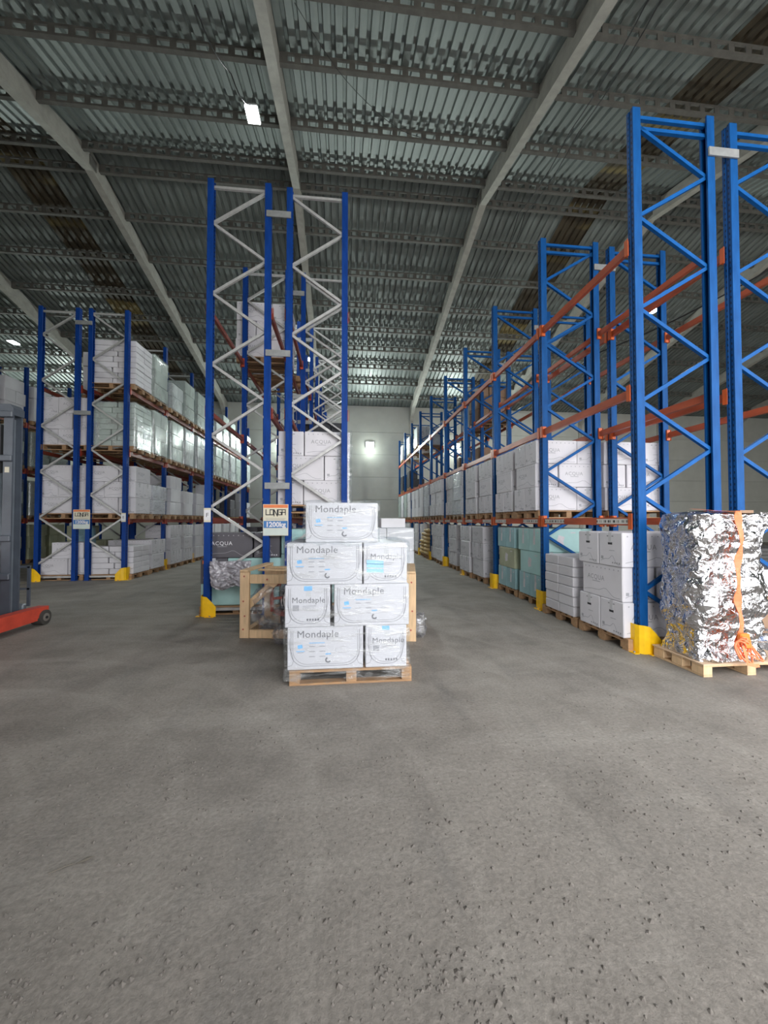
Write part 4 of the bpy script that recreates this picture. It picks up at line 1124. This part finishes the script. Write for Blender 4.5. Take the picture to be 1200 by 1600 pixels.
# things standing behind the foil load at the edge of the picture
sb = T(empty('dark_slab_stack', (5.15, 4.62, .95)), 'dark slabs lying behind the foil-wrapped load', 'slabs')
for k in range(6): link('slab', boxmesh('slab', (0, 0, 0), (1.1, .9, .045), M['slab'], .004), sb, (random.uniform(-.02, .02), 0, k * .047 + .0))
T(link('white_crate', boxmesh('white_crate', (0, 0, 0), (1.1, .9, .24), M['carton'], .01), None, (5.15, 4.62, .708)), 'white box under the dark slabs behind the foil load', 'box')
pallet(5.10, 4.58, .562, 'pallet under the white box behind the foil load')
T(link('cardboard_bale', boxmesh('cardboard_bale', (0, 0, 0), (1.15, .95, .41), M['brown'], .015), None, (5.12, 4.60, .15)), 'brown cardboard block behind the foil-wrapped load', 'cardboard')
pallet(5.10, 4.58, 0, 'floor pallet under the brown cardboard block')
T(link('plastic_bag', bag_mesh('plastic_bag', (.22, .16, .15), M['film_bag'], 6, .2, 21), None, (5.0, 4.18, 0)), 'white plastic bag on the floor behind the foil load', 'plastic bag')

# ================================================================== REACH TRUCK (only its front end is in the picture)
tr = T(empty('reach_truck', (-5.2, 6.0, 0)), 'grey reach truck with red straddle leg and tall mast', 'reach truck')
def tp(n_, mb, mt, smooth=False, parent=tr): return link(n_, mb.mesh(n_, mt, smooth), parent)
for sx in (-1, 1):
    m = MB(); cx = .55 * sx; w = .075
    m.prism([(-2.6, .09), (.40, .09), (.40, .12), (.62, .20), (.62, .275), (.35, .285), (-2.6, .30)], cx - w, cx + w, 'x')
    leg = tp('straddle_leg', m, M['truck_red'])
    wm = MB(); wm.tube([(cx + .0 - .05, .53, .115), (cx + .10 - .0, .53, .115)], .112, 24); wh = link('load_wheel', wm.mesh('load_wheel', M['rubber'], False), leg)
    wm = MB(); wm.tube([(cx + .09, .53, .115), (cx + .108, .53, .115)], .062, 16); link('wheel_hub', wm.mesh('wheel_hub', M['hub']), wh)
    wm = MB(); wm.tube([(cx + .10, .53, .115), (cx + .118, .53, .115)], .022, 10); link('axle_cap', wm.mesh('axle_cap', M['black']), wh)
# mast
for sx in (-1, 1):
    m = MB(); cx = .36 * sx
    m.prism([(cx - .06, .15), (cx + .06, .15), (cx + .06, .175), (cx - .035, .175), (cx - .035, .305), (cx + .06, .305), (cx + .06, .33), (cx - .06, .33)] if sx > 0 else [(cx - .06, .15), (cx + .06, .15), (cx + .06, .33), (cx - .06, .33), (cx - .06, .305), (cx + .035, .305), (cx + .035, .175), (cx - .06, .175)], .10, 3.18, 'z')
    ch = tp('mast_channel', m, M['truck_grey'])
    m = MB(); m.box((cx - .03 * sx - .02, .18, .12), (cx - .03 * sx + .02, .30, 3.10), 0, .004); link('inner_channel', m.mesh('inner_channel', M['truck_light']), ch)
    m = MB(); m.tube([(cx * .62, .24, .15), (cx * .62, .24, 2.3)], .028, 10); tp('lift_cylinder', m, M['truck_light'], True)
    m = MB(); m.box((cx * .62 - .03, .16, 2.3), (cx * .62 + .03, .22, 3.0)); tp('lift_chain', m, M['black'])
for z in (.75, 1.30, 2.46, 3.10):
    m = MB(); m.box((-.44, .10, z), (.44, .15, z + .09), 0, .01); tp('cross_member', m, M['truck_grey'])
m = MB(); m.prism([(-.43, 3.14), (.43, 3.14), (.43, 3.24), (.38, 3.30), (-.38, 3.30), (-.43, 3.24)], .14, .34, 'y'); tp('mast_head', m, M['truck_grey'])
m = MB(); m.box((.325, .146, 2.30), (.385, .149, 2.38)); tp('warning_sticker', m, M['sign_cream'])
# fork carriage and load backrest
m = MB(); m.box((-.42, .42, .12), (.40, .50, .34), 0, .015); m.box((.18, .36, .14), (.38, .44, .26), 0, .01); tp('fork_carriage', m, M['truck_light'])
m = MB()
for xx in (-.45, -.2, .05, .43): m.box((xx - .018, .47, .30), (xx + .018, .50, .90))
m.box((-.45, .47, .88), (.45, .50, .915)); m.box((-.45, .47, .55), (.45, .50, .575)); tp('load_backrest', m, M['truck_grey'])
for xx in (-.25, .2):
    m = MB(); m.box((xx - .05, .50, .10), (xx + .05, .54, .45)); m.prism([(.50, .06), (1.15, .06), (1.15, .07), (.54, .10), (.50, .10)], xx - .05, xx + .05, 'x'); tp('fork', m, M['black'])
# body behind
m = MB(); m.prism([(-2.9, .12), (-.75, .12), (-.75, 1.05), (-1.5, 1.15), (-1.9, 1.45), (-2.9, 1.45)], -.62, .62, 'x'); tp('body', m, M['truck_red'])
for xx, yy in ((-.55, -.85), (.55, -.85), (-.55, -2.7), (.55, -2.7)):
    m = MB(); m.box((xx - .03, yy - .04, 1.1), (xx + .03, yy + .04, 2.20)); tp('guard_post', m, M['black'])
m = MB()
m.box((-.6, -2.78, 2.20), (.6, -.78, 2.25), 0, .01); tp('overhead_guard', m, M['black'])

# ================================================================== LAMPS
def high_bay(x, y, z, lab):
    l = T(empty('high_bay_lamp', (x, y, z)), lab, 'lamp', 'roof lamps')
    m = MB(); m.box((-.16, -.22, .03), (.16, .22, .09), 0, .015); link('housing', m.mesh('housing', M['lamp_body']), l)
    m = MB(); m.box((-.14, -.20, .0), (.14, .20, .03), 0, .006); link('led_panel', m.mesh('led_panel', M['lamp']), l)
    top = wz(y) - .25 - z
    m = MB(); m.tube([(0, 0, .09), (0, 0, max(.15, top))], .008, 6); link('hanger', m.mesh('hanger', M['cable']), l)
    d = bpy.data.lights.new('lamp_light', 'AREA'); d.shape = 'RECTANGLE'; d.size = .28; d.size_y = .4; d.energy = LAMP_W; d.color = (.93, 1.0, .98); d.spread = PI
    link('lamp_light', d, l, (0, 0, -.01))
high_bay(-2.13, 9.16, 11.10, 'glaring lamp high in the roof above the centre rack')
high_bay(-1.87, 20.3, 9.98, 'small bright lamp seen through the centre rack bracing')
high_bay(13.74, 15.70, 10.93, 'bright roof lamp seen between the blue uprights')
high_bay(12.06, 20.4, 9.97, 'small roof lamp low behind the orange beams')
high_bay(-15.6, 20.0, 10.05, 'roof lamp above the rack past the truck mast')
def wall_lamp(x, z, lab, k=1.0):
    y = YB - .14
    l = T(empty('wall_floodlight', (x, y, z)), lab, 'lamp', 'floodlights on the back wall')
    m = MB(); m.box((-.28, 0, -.20), (.28, .06, .20), 0, .015); link('housing', m.mesh('housing', M['lamp_body']), l)
    m = MB(); m.box((-.26, -.02, -.18), (.26, 0, .18), 0, .006); link('led_panel', m.mesh('led_panel', M['lamp']), l)
    m = MB(); m.box((-.03, .06, -.05), (.03, .14, .05)); link('bracket', m.mesh('bracket', M['lamp_body']), l)
    d = bpy.data.lights.new('lamp_light', 'AREA'); d.shape = 'RECTANGLE'; d.size = .36; d.size_y = .28; d.energy = WALL_W * k; d.color = (.88, 1.0, .95)
    link('lamp_light', d, l, (0, -.03, 0), (-PI / 2 + .12, 0, 0))
    d = bpy.data.lights.new('lamp_spill', 'POINT'); d.energy = WALL_W * .07; d.color = (.88, 1.0, .93); d.shadow_soft_size = .15
    link('lamp_spill', d, l, (0, -.45, -.40))
wall_lamp(1.77, 6.64, 'floodlight on the bare back wall above the aisle')
wall_lamp(-4.05, 6.73, 'floodlight on the back wall behind the centre rack', .55)
wall_lamp(-17.4, 6.7, 'floodlight glimpsed through the rack beside the truck mast')
wall_lamp(7.6, 6.65, 'floodlight on the back wall behind the blue-braced rack')

# ------------------------------------------------------------------ cables under the roof
def cable(pts, lab, r=.012):
    P = []
    for a, b in zip(pts[:-1], pts[1:]):
        for k in range(6):
            t = k / 6; P.append((a[0] + (b[0] - a[0]) * t, a[1] + (b[1] - a[1]) * t, a[2] + (b[2] - a[2]) * t - .18 * math.sin(PI * t)))
    P.append(pts[-1]); m = MB(); m.tube(P, r, 6)
    T(link('cable', m.mesh('cable', M['cable'], True)), lab, 'cable', 'black cables under the roof')
for d, nm in ((0, 'upper'), (.22, 'lower')):
    cable([(5.0 + d, 5.0, 10.35), (5.55 + d, 8.8, 11.2), (5.80 + d, 12.13, 11.85), (5.93 + d, 14.1, 11.45), (5.2 + d, 18.5, 10.5)], f'{nm} black cable of the pair slung under the roof beside the rafter')
cable([(-2.6, YR - 5.25, 10.6), (-2.35, 8.2, 10.95), (-2.13, 9.0, 11.15)], 'black cable leading to the glaring roof lamp')
cable([(-.9, 7.0, 11.05), (.6, 9.0, 11.5), (2.2, 9.9, 11.75)], 'thin wire slung between the near purlins', .006)
cable([(11.5, 8.5, 8.4), (9.0, 13.0, 7.6), (8.4, 18.0, 7.0)], 'black cable sagging behind the blue uprights', .02)

# ------------------------------------------------------------------ litter on the floor
random.seed(21)
m = MB()
def pebble(mb, x, y, r):
    v = [(x + r * random.uniform(.6, 1.2) * math.cos(a), y + r * random.uniform(.6, 1.2) * math.sin(a), 0.0) for a in [2 * PI * k / 5 for k in range(5)]]
    t = (x + random.uniform(-.3, .3) * r, y + random.uniform(-.3, .3) * r, r * random.uniform(.5, .9)); n = len(v)
    mb.add(v + [t], [(k, (k + 1) % n, n) for k in range(n)])
cl = [(random.uniform(-2.2, 2.6), random.uniform(1.0, 3.2), random.uniform(.15, .5)) for _ in range(26)] + [(.45, 1.28, .16), (.25, 1.35, .12), (1.5, 2.0, .3), (.9, 1.3, .3)]
for k in range(4200):
    if random.random() < .55:
        c = random.choice(cl); x, y = random.gauss(c[0], c[2]), random.gauss(c[1], c[2] * .7)
    else: x, y = random.uniform(-3, 3.2), .9 + abs(random.gauss(0, 1.2))
    if y < .7: continue
    pebble(m, x, y, random.choice([.003, .004, .005, .006, .008, .012]) * random.uniform(.7, 1.2))
o = T(link('floor_dirt', m.mesh('floor_dirt', M['debris'])), 'dry dirt crumbs scattered over the concrete floor', 'dirt'); o['kind'] = 'stuff'
lf = T(empty('dry_leaf', (-1.24, 1.98, .003), .35), 'dry leaf with a stalk lying on the dusty floor', 'leaf')
m = MB(); m.add([(0, 0, 0), (.05, -.012, .006), (.08, 0, .012), (.05, .014, .006), (.045, 0, .010)], [(0, 1, 4), (1, 2, 4), (2, 3, 4), (3, 0, 4)]); link('blade', m.mesh('blade', M['leaf']), lf)
m = MB(); m.tube([(-.09, -.012, .003), (-.03, .0, .004), (0, 0, .004)], .003, 5); link('stalk', m.mesh('stalk', M['leaf']), lf)

labs = {}
for o in bpy.data.objects:
    if 'label' in o: labs.setdefault(o['label'], []).append(o.name)
for k, v in labs.items():
    if len(v) > 1: print('SAME LABEL', k, v[:4])
    if len(k.replace(',', ' ').split()) > 16: print('LONG LABEL', k)
print('OBJECTS', len(bpy.data.objects), 'cartons', sum(1 for o in bpy.data.objects if o.name.split('.')[0] == 'carton'))
